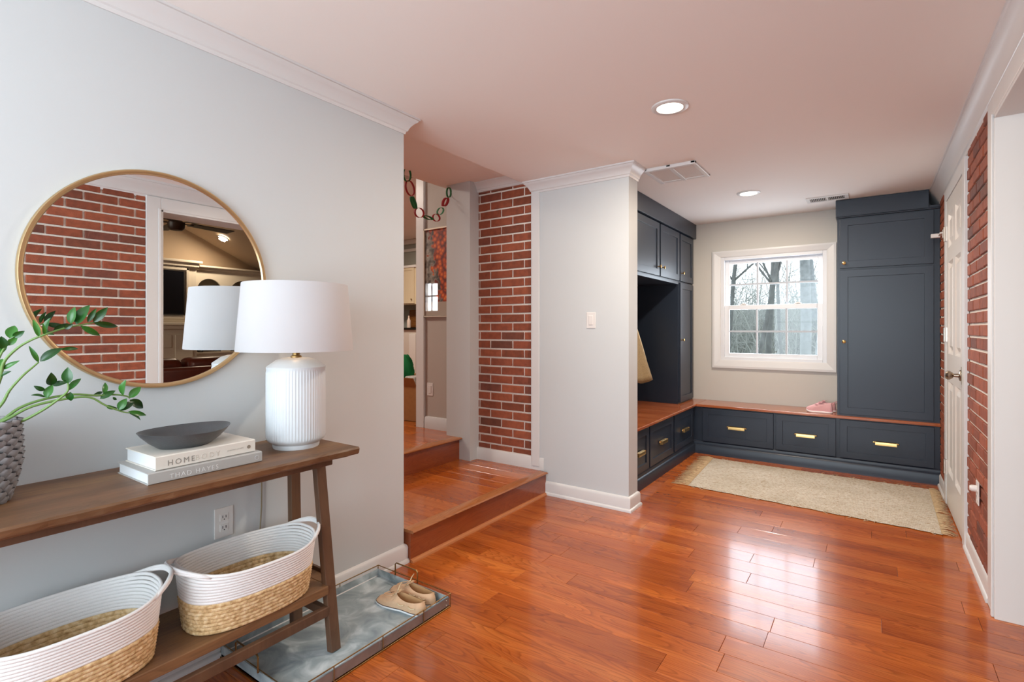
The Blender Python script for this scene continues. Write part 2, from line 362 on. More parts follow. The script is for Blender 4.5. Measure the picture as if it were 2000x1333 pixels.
struct('trim_11',M().box(XR-.018,XR+.22,2.985,3.0,0,2.157).box(XR-.018,XR+.22,1.70,1.715,0,2.157).box(XR-.018,XR+.22,1.7,3.0,2.142,2.158),MT,bevel=.002)
# window wall
struct('wall_front',M().box(-2.19,-1.30,YW,YW+.16,0,CZ).box(-.36,XR+.2,YW,YW+.16,0,CZ).box(-1.30,-.36,YW,YW+.16,0,.915).box(-1.30,-.36,YW,YW+.16,1.99,CZ),plain('window wall paint','c8c4bc',.6))
struct('wall_alcove',M().box(-2.19,-2.06,3.476,YW,0,CZ),MW)
# window
win=thing('window_1','x','window'); del win['label']; del win['category']; S(win)
def casing():
    m=M(); o=(-1.387,-.28,.835,2.05); i=(-1.305,-.355,.92,1.985)
    prof=[(0,0),(0,.022),(.25,.024),(.85,.014),(1,.010),(1,0)]
    def ring(t,n):
        return [(o[0]+(i[0]-o[0])*t,YW-n,o[2]+(i[2]-o[2])*t),(o[1]+(i[1]-o[1])*t,YW-n,o[2]+(i[2]-o[2])*t),(o[1]+(i[1]-o[1])*t,YW-n,o[3]+(i[3]-o[3])*t),(o[0]+(i[0]-o[0])*t,YW-n,o[3]+(i[3]-o[3])*t)]
    return m.loft([ring(t,n) for t,n in prof],True,False)
casing().build('window_casing',MT,win)
MV=plain('white vinyl','e2e4e8',.3)
def rect_frame(m,x0,x1,z0,z1,w,y0,y1): return m.box(x0,x0+w,y0,y1,z0,z1).box(x1-w,x1,y0,y1,z0,z1).box(x0+w,x1-w,y0,y1,z0,z0+w).box(x0+w,x1-w,y0,y1,z1-w,z1)
rect_frame(M(),-1.305,-.355,.915,1.99,.035,YW-.005,YW+.09).build('window_frame',MV,win,bevel=.003)
us=rect_frame(M(),-1.27,-.39,1.445,1.955,.04,YW+.05,YW+.075).build('upper_sash',MV,win,bevel=.003)
ls=rect_frame(M(),-1.27,-.39,.945,1.485,.045,YW+.015,YW+.045).build('lower_sash',MV,win,bevel=.003)
MG=plain('grey muntin','b9bec6',.4)
for sash,z0,z1,y in ((us,1.485,1.915,YW+.0625),(ls,.99,1.44,YW+.03)):
    for k in range(3):
        for j in range(2):
            dx=.8/3; x0=-1.23+k*dx; dz=(z1-z0)/2
            M().box(x0+.004,x0+dx-.004,y-.002,y+.002,z0+j*dz+.004,z0+(j+1)*dz-.004).build('pane',MGL,sash)
    x0,x1=(-1.23,-.43) if sash is us else (-1.225,-.435)
    for k in (1,2): M().box(-1.23+k*.8/3-.009,-1.23+k*.8/3+.009,y-.006,y+.006,z0,z1).build('muntin',MG,sash)
    M().box(x0,x1,y-.007,y+.007,(z0+z1)/2-.009,(z0+z1)/2+.009).build('muntin',MG,sash)
for x in (-1.09,-.60): M().box(x-.03,x+.03,YW+.02,YW+.045,1.485,1.497).box(x-.012,x+.022,YW+.01,YW+.03,1.49,1.503).build('sash_lock',MPW,ls,bevel=.002)
# ---------------------------------------------------------------- right door
door=thing('door_1','x','door',(XR,4.3,0)); del door['label']; del door['category']; S(door)
MD=plain('door paint','dcd6d0',.35)
DF=((XR-.017,3.93,0),(0,1,0),(0,0,1),(-1,0,0))   # u along +Y, n towards room
def sixpanel():
    m=M(); w=.81; rows=[(.25,.88),(1.07,1.70),(1.80,2.03)]; cols=[(.10,.355),(.455,.71)]
    us_=[0]+[c for q in cols for c in q]+[w]; vs_=[.012]+[c for q in rows for c in q]+[2.135]
    for i in range(5):
        for j in range(7):
            a=(i in(1,3)) and (j in (1,3,5)); u0,u1,v0,v1=us_[i],us_[i+1],vs_[j],vs_[j+1]
            if not a: m.fb(DF,u0,u1,v0,v1,-.05,0)
    return m
lf=sixpanel().build('door_leaf',MD,door)
for v0,v1 in ((.25,.88),(1.07,1.70),(1.80,2.03)):
    for u0,u1 in ((.10,.355),(.455,.71)):
        O,U,V_,N_=DF
        def rg(i,n): return [(O[0]-n,O[1]+u,v) for u,v in ((u0+i,v0+i),(u1-i,v0+i),(u1-i,v1-i),(u0+i,v1-i))]
        M().loft([rg(0,0),rg(.016,-.014),rg(.028,-.014),rg(.055,-.002)],True,False).add(rg(.055,-.002),[(3,2,1,0)]).build('panel',MD,lf)
M().box(XR-.022,XR,3.84,3.93,0,2.215).box(XR-.022,XR,4.745,4.835,0,2.215).box(XR-.022,XR,3.93,4.745,2.14,2.215).box(XR-.016,XR+.05,3.92,3.932,0,2.145).box(XR-.016,XR+.05,4.742,4.755,0,2.145).build('door_casing',MT,door,bevel=.003)
for z in (.22,1.15,1.86):
    M().box(XR-.024,XR-.012,4.715,4.77,z,z+.10).lathe((XR-.028,4.742,z),[(0,0),(.007,0),(.007,.1),(0,.1)],10).build('hinge',plain('satin hinge','c8beb4',.3,1),door)
kn=M().lathe((XR-.0,4.0,.965),[(.033,-.012),(.033,-.022),(.030,-.026),(.012,-.03),(.010,-.052),(.018,-.058),(.027,-.070),(.027,-.080),(.018,-.090),(0,-.092)],24,axis=0).build('door_knob',MNI,lf,True)
M().box(XR-.024,XR-.016,3.932,3.948,.915,1.02).build('latch_plate',MNI,lf)
lt=thing('flip_latch','white flip-over safety latch at the top of the white door, reaching towards the dark cabinet','latch',(XR-.02,4.86,1.9))
M().box(XR-.045,XR-.02,4.86,5.0,1.935,1.945).box(XR-.03,XR-.022,4.78,4.87,1.90,1.96).build('latch_arm',MPW,lt,bevel=.002)
M().box(XR-.085,XR-.03,4.985,5.02,1.925,1.955).build('latch_tip',MPW,lt,bevel=.003)
# ---------------------------------------------------------------- plates, outlets
def outlet(name,label,F,cat='outlet'):
    t=thing(name,label,cat,F[0])
    M().fb(F,-.035,.035,-.057,.057,0,.005).build('cover_plate',MPW,t,bevel=.002)
    for v in (-.02,.02):
        r=M().fb(F,-.016,.016,v-.014,v+.014,.004,.007).build('socket',MPW,t,bevel=.003)
        m=M()
        for u in (-.006,.006): m.fb(F,u-.0012,u+.0012,v-.003,v+.007,.0065,.0074)
        m.fb(F,-.002,.002,v-.010,v-.006,.0065,.0074); m.build('slot',MDK,r)
    return t
outlet('wall_outlet','white double power outlet low on the white wall behind the console baskets',((XL,.985,.50),(0,1,0),(0,0,1),(1,0,0)))
o=outlet('wall_outlet','white outlet on the brick wall by the right door with a round plug in it',((XR-.014,3.43,.425),(0,-1,0),(0,0,1),(-1,0,0)))
M().lathe((XR-.021,3.43,.445),[(0,-.028),(.012,-.026),(.016,-.018),(.016,0)],14,axis=0).build('round_plug',MPW,o,True)
def switchp(name,label,F):
    t=thing(name,label,'light switch',F[0]); M().fb(F,-.035,.035,-.057,.057,0,.005).build('cover_plate',MPW,t,bevel=.002)
    M().fb(F,-.016,.016,-.033,.033,.004,.009).build('rocker',MPW,t,bevel=.002)
switchp('light_switch','white rocker switch plate on the white partition left of the mudroom',((-1.638,3.32,1.302),(1,0,0),(0,0,1),(0,-1,0)))
switchp('light_switch','white switch plate on the hall wall under the framed poster',((-3.245,3.36,.70),(1,0,0),(0,0,1),(0,-1,0)))
# ---------------------------------------------------------------- ceiling fixtures
MLT=plain('lamp disc','ffffff',.5,emis='fff1dc',es=14)
def downlight(x,y,z,label,w=23,r=.09,col=(1,.86,.70)):
    t=thing('ceiling_downlight',label,'ceiling light',(x,y,z-.01))
    M().lathe((x,y,z),[(r,0),(r,-.006),(r*.95,-.009),(r*.72,-.009),(r*.69,-.004),(r*.69,0)],48).build('trim_ring',MT,t,True)
    M().lathe((x,y,z),[(0,-.005),(r*.7,-.005),(r*.7,-.002),(0,-.002)],40).build('lit_disc',MLT,t)
    b=bulb('downlight_bulb',(x,y,z-.012),w,col,r*.65); b.parent=t; b.location=(0,0,-.004)
downlight(-.838,2.583,CZ,'lit recessed ceiling downlight nearest the camera, in front of the partition')
downlight(-.838,4.589,CZ,'lit recessed ceiling downlight in the mudroom, nearer the window')
MVN=plain('vent paint','d6cbc4',.5)
v=thing('ceiling_vent','large square white ceiling vent with two sunken panels beside the partition crown','vent',(-1.145,3.69,CZ))
m=M(); x0,x1,y0,y1=-1.325,-.965,3.49,3.88
m.box(x0,x1,y0,y0+.03,CZ-.022,CZ).box(x0,x1,y1-.03,y1,CZ-.012,CZ).box(x0,x0+.03,y0,y1,CZ-.016,CZ).box(x1-.03,x1,y0,y1,CZ-.016,CZ).box(-1.16,-1.13,y0,y1,CZ-.014,CZ)
m.build('vent_frame',MT,v,bevel=.003)
for a,b in ((x0+.03,-1.16),(-1.13,x1-.03)):
    p=M().box(a,b,y0+.03,y1-.03,CZ-.006,CZ).build('vent_panel',MVN,v)
v=thing('ceiling_vent','small white louvred ceiling register in front of the tall navy cabinet','vent',(-.32,5.15,CZ))
rect_frame.__doc__
M().box(-.475,-.165,5.07,5.09,CZ-.01,CZ).box(-.475,-.165,5.225,5.245,CZ-.01,CZ).box(-.475,-.445,5.09,5.225,CZ-.01,CZ).box(-.195,-.165,5.09,5.225,CZ-.01,CZ).box(-.328,-.312,5.09,5.225,CZ-.01,CZ).build('vent_frame',MT,v,bevel=.002)
M().box(-.445,-.195,5.09,5.225,CZ-.001,CZ+.0).build('vent_backing',MDK,v)
for a,b in ((-.445,-.328),(-.312,-.195)):
    for k in range(9):
        x=a+(k+.5)*(b-a)/9; M().bar((x,5.09,CZ-.005),(x,5.225,CZ-.005),.0035,.0035,up=(0,0,1)).build('louvre',MVN,v)
# ---------------------------------------------------------------- cabinets
def shaker(F,u0,u1,v0,v1,rail=.055,t=.02,rec=.008):
    O,U,V_,N_=F
    def rg(i,n): return [tuple(O[k]+U[k]*u+V_[k]*v+N_[k]*n for k in range(3)) for u,v in ((u0+i,v0+i),(u1-i,v0+i),(u1-i,v1-i),(u0+i,v1-i))]
    m=M(); m.loft([rg(0,0),rg(0,t),rg(rail,t),rg(rail,t-rec)],True,False); return m.add(rg(rail,t-rec),[(0,1,2,3)]).add(rg(0,0),[(3,2,1,0)])
def knob(F,u,v,parent,t=.02):
    O,U,V_,N_=F; ax=0 if abs(N_[0])>.5 else 1; sg=N_[ax]
    c=[O[i]+U[i]*u+V_[i]*v+N_[i]*t for i in range(3)]
    M().lathe(c,[(r,h*sg) for r,h in ((.006,0),(.005,.012),(.009,.018),(.014,.021),(.0145,.027),(.010,.030),(0,.031))],20,axis=ax).build('knob',MBR,parent,True)
def pull(F,u,v,parent,t=.02,w=.178):
    m=M(); h=.030; O,U,V_,N_=F
    P=lambda a,b,c:tuple(O[i]+U[i]*(u+a)+V_[i]*(v+b)+N_[i]*(t+c) for i in range(3))
    prof=[(h/2,0),(h/2,.014),(h/2-.004,.021),(-.002,.024),(-h/2,.024),(-h/2,.021),(-.002,.021),(h/2-.006,.017),(h/2-.004,0)]
    m.loft([[P(a,b,c) for b,c in prof] for a in (-w*.4,w*.4)])
    for s in (-1,1):
        m.fb((O,U,V_,N_),u+s*w*.4-.002,u+s*w*.4+.002,v-h/2,v+h/2,t,t+.023)
        m.fb((O,U,V_,N_),u+min(s*w*.4,s*w*.46),u+max(s*w*.4,s*w*.46),v+.0,v+.011,t,t+.004)
        m.sphere(P(s*w*.47,.004,.004),.007,10)
    m.build('drawer_pull',MBR,parent,True)
BACK=((0,5.31,0),(1,0,0),(0,0,1),(0,-1,0))   # u=x
LEFT=((-1.485,0,0),(0,1,0),(0,0,1),(1,0,0))  # u=y
TOE=[(0,0),(.026,0),(.026,.078),(.021,.088),(.013,.092),(.013,.112),(.009,.121),(.003,.124),(0,.124)]
bb=thing('base_cabinet','long navy drawer bench under the window wall with three brass bin-pull drawers','cabinet',(-.5,5.5,0))
M().box(-1.484,XR-.006,5.31,YW-.005,.0,.4655).build('carcass',MN,bb)
M().sweep([(-1.484,5.31),(XR-.006,5.31)],[(1,-1),(0,-1)],TOE).build('toe_moulding',MN,bb,True)
for a,b,pu in ((-1.389,-.756,-1.072),(-.734,-.266,-.495),(-.236,.40,.088)):
    d=shaker(BACK,a,b,.128,.455,.055).build('drawer',MN,bb,bevel=.0015); pull(BACK,pu,.285,d)
lb=thing('base_cabinet','navy drawer bench along the left side of the mudroom, running back from the partition','cabinet',(-1.77,4.4,0))
M().box(-2.055,-1.485,3.49,5.305,0,.4655).build('carcass',MN,lb)
M().sweep([(-1.485,3.49),(-1.485,5.308)],[(1,0),(1,-1)],TOE).build('toe_moulding',MN,lb,True)
for a,b in ((3.50,4.005),(4.03,4.62),(4.655,5.25)):
    d=shaker(LEFT,a,b,.128,.455,.055).build('drawer',MN,lb,bevel=.0015); pull(LEFT,(a+b)/2 if a>3.6 else 3.80,.285,d)
wt=M().box(-2.055,-1.447,3.49,YW-.005,.466,.490).box(-1.447,XR-.003,5.268,YW-.005,.466,.490).build('bench_worktop',MTOP,None,bevel=.005)
tag(wt,'L-shaped polished reddish-brown wooden bench top over the navy drawers','worktop')
# tall cabinet on the right
tc=thing('tall_cabinet','tall navy two-door cabinet right of the window reaching the ceiling','cabinet',(.1,5.5,.49))
M().box(-.256,XR-.006,5.32,YW-.005,.4905,2.20).build('carcass',MN,tc)
TF=((0,5.32,0),(1,0,0),(0,0,1),(0,-1,0))
d=shaker(TF,-.237,.398,.505,1.748,.06).build('lower_door',MN,tc,bevel=.0015); knob(TF,-.205,1.13,d)
d=shaker(TF,-.237,.398,1.766,2.192,.06).build('upper_door',MN,tc,bevel=.0015); knob(TF,-.205,1.808,d)
M().box(-.266,XR-.075,5.29,YW-.005,2.205,CZ-.002).box(XR-.075,XR-.006,5.29,YW-.005,2.205,2.231).box(-.266,XR-.006,5.29,YW-.005,2.2,2.215).build('frieze_board',MN,tc,bevel=.003)
# left uppers and locker
XU=-1.595; UF=((XU,0,0),(0,1,0),(0,0,1),(1,0,0))
uc=thing('wall_cabinet','navy two-door wall cabinet over the open coat niche, near the partition','cabinet',(-1.8,4.5,1.7))
M().box(-2.055,XU,3.50,5.165,1.705,2.20).build('carcass',MN,uc)
for a,b,k in ((3.92,4.572,4.535),(4.602,5.155,4.64)):
    d=shaker(UF,a,b,1.72,2.195,.06).build('door',MN,uc,bevel=.0015); knob(UF,k,1.80,d)
M().box(-2.055,XU+.04,3.50,YW-.005,2.205,CZ-.002).build('frieze_board',MN,uc,bevel=.003)
M().box(-2.055,XU+.01,3.50,5.15,1.685,1.704).build('bottom_board',MN,uc)
lk=thing('locker_cabinet','narrow tall navy locker with two doors in the corner left of the window','cabinet',(-1.8,5.4,.49))
M().box(-2.055,XU,5.168,YW-.005,.4905,2.20).build('carcass',MN,lk)
d=shaker(UF,5.19,5.635,.505,1.705,.06).build('lower_door',MN,lk,bevel=.0015); knob(UF,5.225,1.13,d)
d=shaker(UF,5.19,5.635,1.72,2.195,.06).build('upper_door',MN,lk,bevel=.0015); knob(UF,5.225,1.80,d)
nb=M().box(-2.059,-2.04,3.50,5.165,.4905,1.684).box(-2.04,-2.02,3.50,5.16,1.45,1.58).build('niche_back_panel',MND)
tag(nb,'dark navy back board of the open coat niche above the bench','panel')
# coat
MCOAT=plain('tan coat cloth','8a7350',.9,bump=.5,bscale=120,var=.2); MCRM=plain('cream lining','d8c9a8',.9)
ct=thing('coat','tan coat with cream lining hanging in the navy niche, only its hem corner showing','coat',(-1.93,4.72,.75))
rings=[]
for i in range(15):
    h=i/14; z=1.52-h*.74; wx=.03+.13*h**.8; wy=.05+.17*h**.7; ring=[]
    for k in range(32):
        a=2*PI*k/32; f=1+.12*h*math.sin(5*a+1)+.06*h*math.sin(9*a)
        cx=-2.0+.115*h**.8; ring.append((max(-2.018,cx+wx*f*math.cos(a)),4.70+wy*f*math.sin(a),z+.03*h*math.cos(a)*-1+.02*h*math.sin(3*a)))
    rings.append(ring)
M().loft(rings,True,True).build('coat_body',MCOAT,ct,2)
hem=[Vector(p)+Vector((.003,0,-.001)) for p in rings[-1][:14]+rings[-1][26:]]
M().tube([Vector(r_[2])+Vector((.004,.002,0)) for r_ in rings[4:]],.006,6).build('coat_lining_edge',MCRM,ct,2)
hk=M().tube([(-2.02,4.70,1.50),(-1.985,4.70,1.50),(-1.965,4.70,1.52),(-1.965,4.70,1.545)],.006,8).build('coat_hook',MBRD,None,True)
tag(hk,'small metal coat hook at the top of the niche holding the tan coat','hook')
# ---------------------------------------------------------------- rug
def rugmat():
    m,t,b=nt('jute weave'); g=N(t,'ShaderNodeTexCoord'); 
    w=N(t,'ShaderNodeTexWave'); w.wave_type='BANDS'; w.bands_direction='DIAGONAL'; w.inputs['Scale'].default_value=26; w.inputs['Distortion'].default_value=6; w.inputs['Detail'].default_value=2; w.inputs['Detail Scale'].default_value=4
    L(t,g.outputs['Object'],w.inputs['Vector'])
    br=N(t,'ShaderNodeTexBrick'); br.inputs['Scale'].default_value=28; br.inputs['Color1'].default_value=(1,1,1,1); br.inputs['Color2'].default_value=(.7,.7,.7,1); br.inputs['Mortar'].default_value=(0,0,0,1); br.inputs['Mortar Size'].default_value=.05
    L(t,g.outputs['Object'],br.inputs['Vector'])
    n=N(t,'ShaderNodeTexNoise'); n.inputs['Scale'].default_value=60; n.inputs['Detail'].default_value=4; L(t,g.outputs['Object'],n.inputs['Vector'])
    n2=N(t,'ShaderNodeTexNoise'); n2.inputs['Scale'].default_value=3; L(t,g.outputs['Object'],n2.inputs['Vector'])
    c=ramp(t,n.outputs[0],[(.3,lin('c6ae90')),(.48,lin('eaddc8')),(.7,lin('f8f0e2'))])
    c=mix(t,.35,c,ramp(t,w.outputs[0],[(.2,lin('ccb494')),(.6,lin('f4eada'))]))
    c=mix(t,.34,c,br.outputs[0],'MULTIPLY')
    n4=N(t,'ShaderNodeTexNoise'); n4.inputs['Scale'].default_value=34; n4.inputs['Detail'].default_value=5; n4.inputs['Roughness'].default_value=.8; L(t,g.outputs['Object'],n4.inputs['Vector'])
    c=mix(t,ramp(t,n4.outputs[0],[(.56,(0,0,0,1)),(.64,(.7,.7,.7,1))]),c,lin('a88458'))
    c=mix(t,.6,c,ramp(t,n2.outputs[0],[(.35,(.85,.82,.76,1)),(.6,(1.05,1.05,1.05,1))]),'MULTIPLY')
    L(t,c,b.inputs['Base Color']); b.inputs['Roughness'].default_value=.95
    p=N(t,'ShaderNodeBump'); p.inputs['Strength'].default_value=.8; p.inputs['Distance'].default_value=.006; s=mix(t,.5,w.outputs[0],br.outputs[0]); L(t,s,p.inputs['Height']); L(t,p.outputs[0],b.inputs['Normal']); return m
MRUG=rugmat(); MFRG=plain('jute fringe','c8ab84',.95,var=.15,bscale=90)
rug=thing('area_rug','cream and tan woven jute rug with fringed ends on the floor before the navy bench','rug',(-.45,4.6,0))
Q=[(-1.255,5.14),(-1.20,4.13),(.345,4.02),(.36,5.10)]   # left back, left front, right front, right back
rr=random.Random(21)
def rp(s,t): 
    a=[(1-s)*Q[1][i]+s*Q[2][i] for i in (0,1)]; b=[(1-s)*Q[0][i]+s*Q[3][i] for i in (0,1)]
    return [(1-t)*a[i]+t*b[i] for i in (0,1)]
def rwob(s,t): return .004*math.sin(s*37)+.003*math.sin(s*91+2)
nx,ny=80,52; vs=[];fs=[]
for j in range(ny+1):
    for i in range(nx+1):
        s,t=i/nx,j/ny; p=rp(s,t); e=1 if j in(0,ny) else 0
        z=.009+.0012*math.sin(i*2.2+j*.3)+.0012*math.sin(j*1.9)
        if i in(0,nx) or j in (0,ny): z=.004
        vs.append((p[0],p[1]+(rwob(s,t) if e else 0),z))
for j in range(ny):
    for i in range(nx): a=j*(nx+1)+i; fs.append((a,a+1,a+nx+2,a+nx+1))
M().add(vs,fs).build('woven_field',MRUG,rug,2)
m=M()
for side in (0,1):
    for k in range(78):
        t=(k+rr.uniform(-.3,.3))/77; t=min(1,max(0,t)); p=rp(side,t); sg=-1 if side==0 else 1
        for q in range(2):
            l=rr.uniform(.09,.15)*(1 if side==0 else .56); dy=rr.uniform(-.03,.03); zz=rr.uniform(.003,.010)
            a=Vector((p[0]-sg*.006,p[1],.008)); b=a+Vector((sg*l*.5,dy*.5+rr.uniform(-.01,.01),zz-.004)); c=a+Vector((sg*l,dy,-.004))
            m.tube([a,b,c],[.003,.0024,.0012],4)
m.build('fringe',MFRG,rug,2,kind='stuff')
m=M()
for k in range(26):
    s=rr.random(); p=rp(s,0 if k%2 else 1); sg=-1 if k%2 else 1
    m.tube([(p[0],p[1]-sg*.005,.006),(p[0]+rr.uniform(-.02,.02),p[1]+sg*.018,.008),(p[0]+rr.uniform(-.03,.03),p[1]+sg*.03,.004)],.0018,4)
m.build('loose_threads',MFRG,rug,2,kind='stuff')

# ---------------------------------------------------------------- console table
con=thing('console_table','long brown wooden console table with slanted front legs and low shelf','console table',(-1.81,.55,0))
rr=random.Random(31); TX0,TX1,TY0,TY1=-2.008,-1.604,-.32,1.278
m=M(); rings=[]; n=60
for k in range(n+1):
    y=TY0+(TY1-TY0)*k/n; w=.0022*math.sin(k*.9)+.0016*math.sin(k*2.3+1)+rr.uniform(-.0008,.0008)
    rings.append([(TX0,y,.762),(TX1-.010+w,y,.762),(TX1-.003+w,y,.768),(TX1+w*.4,y,.784),(TX1-.004,y,.790),(TX0,y,.790)])
m.loft(rings).build('table_top',MCON,con)
M().box(-1.96,-1.645,TY0+.06,TY1-.09,.735,.762).build('apron',MLEG,con,bevel=.003)
for y in (TY1-.055,TY0+.055):
    M().bar((-1.79,y,.762),(-1.685,y,.014),.03,.042,up=(0,1,0)).build('leg',MLEG,con,bevel=.003)
    M().bar((-1.955,y,.762),(-1.935,y,.014),.03,.042,up=(0,1,0)).build('leg',MLEG,con,bevel=.003)
    M().bar((-1.93,y-.028,.17),(-1.71,y-.028,.17),.022,.032).build('side_rail',MLEG,con,bevel=.002)
M().box(-2.0,-1.695,TY0+.075,TY1-.071,.229,.262).box(-2.0,-1.745,TY1-.071,TY1-.02,.229,.262).build('shelf',MCON,con,bevel=.003)
M().box(-2.0,-1.745,TY1-.02,TY1-.008,.229,.275).build('shelf_end_lip',MLEG,con,bevel=.002)
M().box(-1.712,-1.69,TY0+.05,TY1-.07,.150,.186).build('front_stretcher',MLEG,con,bevel=.003)
# ---------------------------------------------------------------- table lamp
LX,LY=-1.818,1.149
lamp=thing('table_lamp','white ribbed ceramic lamp with white drum shade on the console table','lamp',(LX,LY,.79))
m=M(); prof=[]; n=310
def rib(r,z,amp):
    return [(LX+(r+amp*abs(math.cos(31*a)))*math.cos(a),LY+(r+amp*abs(math.cos(31*a)))*math.sin(a),z) for a in [2*PI*k/n for k in range(n)]]
zz=[(.082,.790,0),(.084,.796,0),(.084,.806,0),(.092,.812,0),(.101,.819,0),(.104,.826,.0006),(.1045,.834,.0024),(.1045,1.075,.0024),(.104,1.084,.0006),(.106,1.090,0),(.106,1.096,0),(.099,1.102,0),(.086,1.111,0),(.072,1.122,0),(.05,1.129,0),(.0,1.130,0)]
m.loft([rib(*q) for q in zz],True,False).build('ceramic_body',MCER,lamp,True)
M().lathe((LX,LY,0),[(.02,1.131),(.02,1.137),(.0135,1.14),(.0135,1.185),(.008,1.19),(.008,1.22)],24).build('brass_neck',MBRD,lamp,True)
MSH,t_,b_=nt('linen shade'); b_.inputs['Base Color'].default_value=lin('d6d6da'); b_.inputs['Roughness'].default_value=.85
tl=N(t_,'ShaderNodeBsdfTranslucent'); tl.inputs[0].default_value=lin('f4efe8'); ms=N(t_,'ShaderNodeMixShader'); ms.inputs[0].default_value=.3
L(t_,b_.outputs[0],ms.inputs[1]); L(t_,tl.outputs[0],ms.inputs[2]); L(t_,ms.outputs[0],t_.nodes['Material Output'].inputs[0])
M().lathe((LX,LY,0),[(.208,1.160),(.209,1.157),(.210,1.160),(.1895,1.408),(.1885,1.411),(.1875,1.408),(.207,1.160)],72).build('lamp_shade',MSH,lamp,True)
m=M()
for k in range(3):
    a=2*PI*k/3+.4; m.tube([(LX,LY,1.385),(LX+.187*math.cos(a),LY+.187*math.sin(a),1.395)],.0018,6)
m.tube([(LX,LY,1.2),(LX,LY,1.39)],.003,8).build('shade_spider',MBRD,lamp)
lb_=bpy.data.lights.new('lamp_bulb','POINT'); lb_.energy=7; lb_.color=(1,.72,.48); lb_.shadow_soft_size=.03
lo=bpy.data.objects.new('lamp_bulb',lb_); C.objects.link(lo); lo.parent=lamp; lo.location=(0,0,.49)
M().lathe((LX,LY,0),[(.012,1.21),(.014,1.225),(.03,1.26),(.033,1.285),(.024,1.31),(0,1.318)],20).build('light_bulb',plain('frosted bulb','fff4e4',.4,emis='ffdcae',es=6),lamp,True)
pts=[(LX-.10,LY,.797),(-1.985,1.135,.796),(-2.018,1.132,.785),(-2.026,1.130,.72),(-2.026,1.128,.62),(-2.024,1.126,.52),(-2.022,1.118,.42),(-2.018,1.10,.34),(-2.018,1.04,.29),(-2.018,.93,.275)]
M().tube(pts,.0028,8).build('power_cord',plain('tan cord','8c7c60',.5),lamp,2)
# ---------------------------------------------------------------- mirror
mc=(.772,1.41); mr=.368
mir=thing('round_mirror','large round wall mirror in a thin brass frame above the console table','mirror',(XL,mc[0],mc[1]))
M().lathe((XL,mc[0],mc[1]),[(0,.012),(mr-.008,.012)],128,axis=0).build('mirror_glass',MMIR,mir)
M().lathe((XL,mc[0],mc[1]),[(mr-.010,.002),(mr-.010,.013),(mr-.007,.019),(mr-.002,.021),(mr+.003,.021),(mr+.006,.017),(mr+.006,.002),(mr-.010,.002)],128,axis=0).build('brass_frame',MFR,mir,True)
# ---------------------------------------------------------------- books and bowl
def bk(name,label,x0,x1,y0,y1,z0,z1,col,rot,grp=None):
    cx,cy=(x0+x1)/2,(y0+y1)/2; t=thing(name,label,'book',(cx,cy,z0),'books under the charcoal bowl',rot)
    X,Y,H=(x1-x0)/2,(y1-y0)/2,z1-z0; mt=plain(label[:12],col,.55,bump=.05); c=.0028
    # spine faces +X, page block shows at the -Y end
    m=M(); prof=[(-X,0),(X-.004,0),(X,c),(X,H-c),(X-.004,H),(-X,H),(-X,H-c),(X-c-.001,H-c),(X-c-.001,c),(-X,c)]
    m.loft([[(x,y,z) for x,z in prof] for y in (-Y,Y)]).build('cover',mt,t,local=True)
    pm=M().box(-X+.004,X-c-.0015,-Y+.004,Y-.004,c+.0003,H-c-.0003).build('page_block',PAPER,t,local=True)
    return t,X,Y,H,mt
PAPER,t_,b_=nt('paper edges'); g=N(t_,'ShaderNodeNewGeometry'); w=N(t_,'ShaderNodeTexWave'); w.bands_direction='Z'; w.inputs['Scale'].default_value=420; w.inputs['Distortion'].default_value=1; L(t_,g.outputs['Position'],w.inputs['Vector'])
L(t_,ramp(t_,w.outputs[0],[(0,lin('bfc3c6')),(1,lin('e6e8ea'))]),b_.inputs['Base Color']); b_.inputs['Roughness'].default_value=.9
def ltext(s,size,name,col,parent,x,y,z,rz,sp=1.1):
    o=text(s,size,name,plain('ink '+s[:4],col,.5),parent,(0,0,0),(PI/2,0,PI/2),.0004,sp); o.location=(x,y,z); return o
t,X,Y,H,_=bk('hardcover_book','light grey hardcover book, bottom of the two under the bowl',-1.93,-1.700,.612,.948,.790,.8245,'a9a6a2',.0)
ltext('THAD HAYES',.0195,'spine_lettering','cfcdca',t,X+.0003,-Y+.055,.008,0,1.25)
m=M().lathe((0,0,0),[(.006,0),(.007,0),(.007,.0006),(.006,.0006)],20,axis=0); m.v=[(X+v[0],Y-.018+v[1],.017+v[2]) for v in m.v]; m.build('spine_emblem',PAPER,t,local=True)
t,X,Y,H,_=bk('hardcover_book','cream hardcover book with grey spine lettering, top of the two under the charcoal bowl',-1.925,-1.712,.632,.930,.8249,.8665,'d8d2c8',.02)
ltext('HOME',.023,'spine_lettering','8a857e',t,X+.0003,-Y+.030,.010,0,1.35)
ltext('BODY',.023,'spine_lettering','c4beb3',t,X+.0003,-Y+.030+.0770,.010,0,1.35)
ltext('JOANNA GAINES',.0065,'author_lettering','c4beb4',t,X+.0003,-Y+.205,.018,0,1.1)
m=M().lathe((0,0,0),[(0,.0006),(.006,.0006),(.006,0)],20,axis=0); m.v=[(X+v[0],Y-.022+v[1],.020+v[2]) for v in m.v]; m.build('spine_emblem',plain('emblem','8d8274',.5),t,local=True)
MBOWL=plain('charcoal ceramic','4a4b4d',.33,bump=.25,bscale=260)
b0=(-1.815,.758,.8667); m=M(); n=64; ba=math.radians(93)
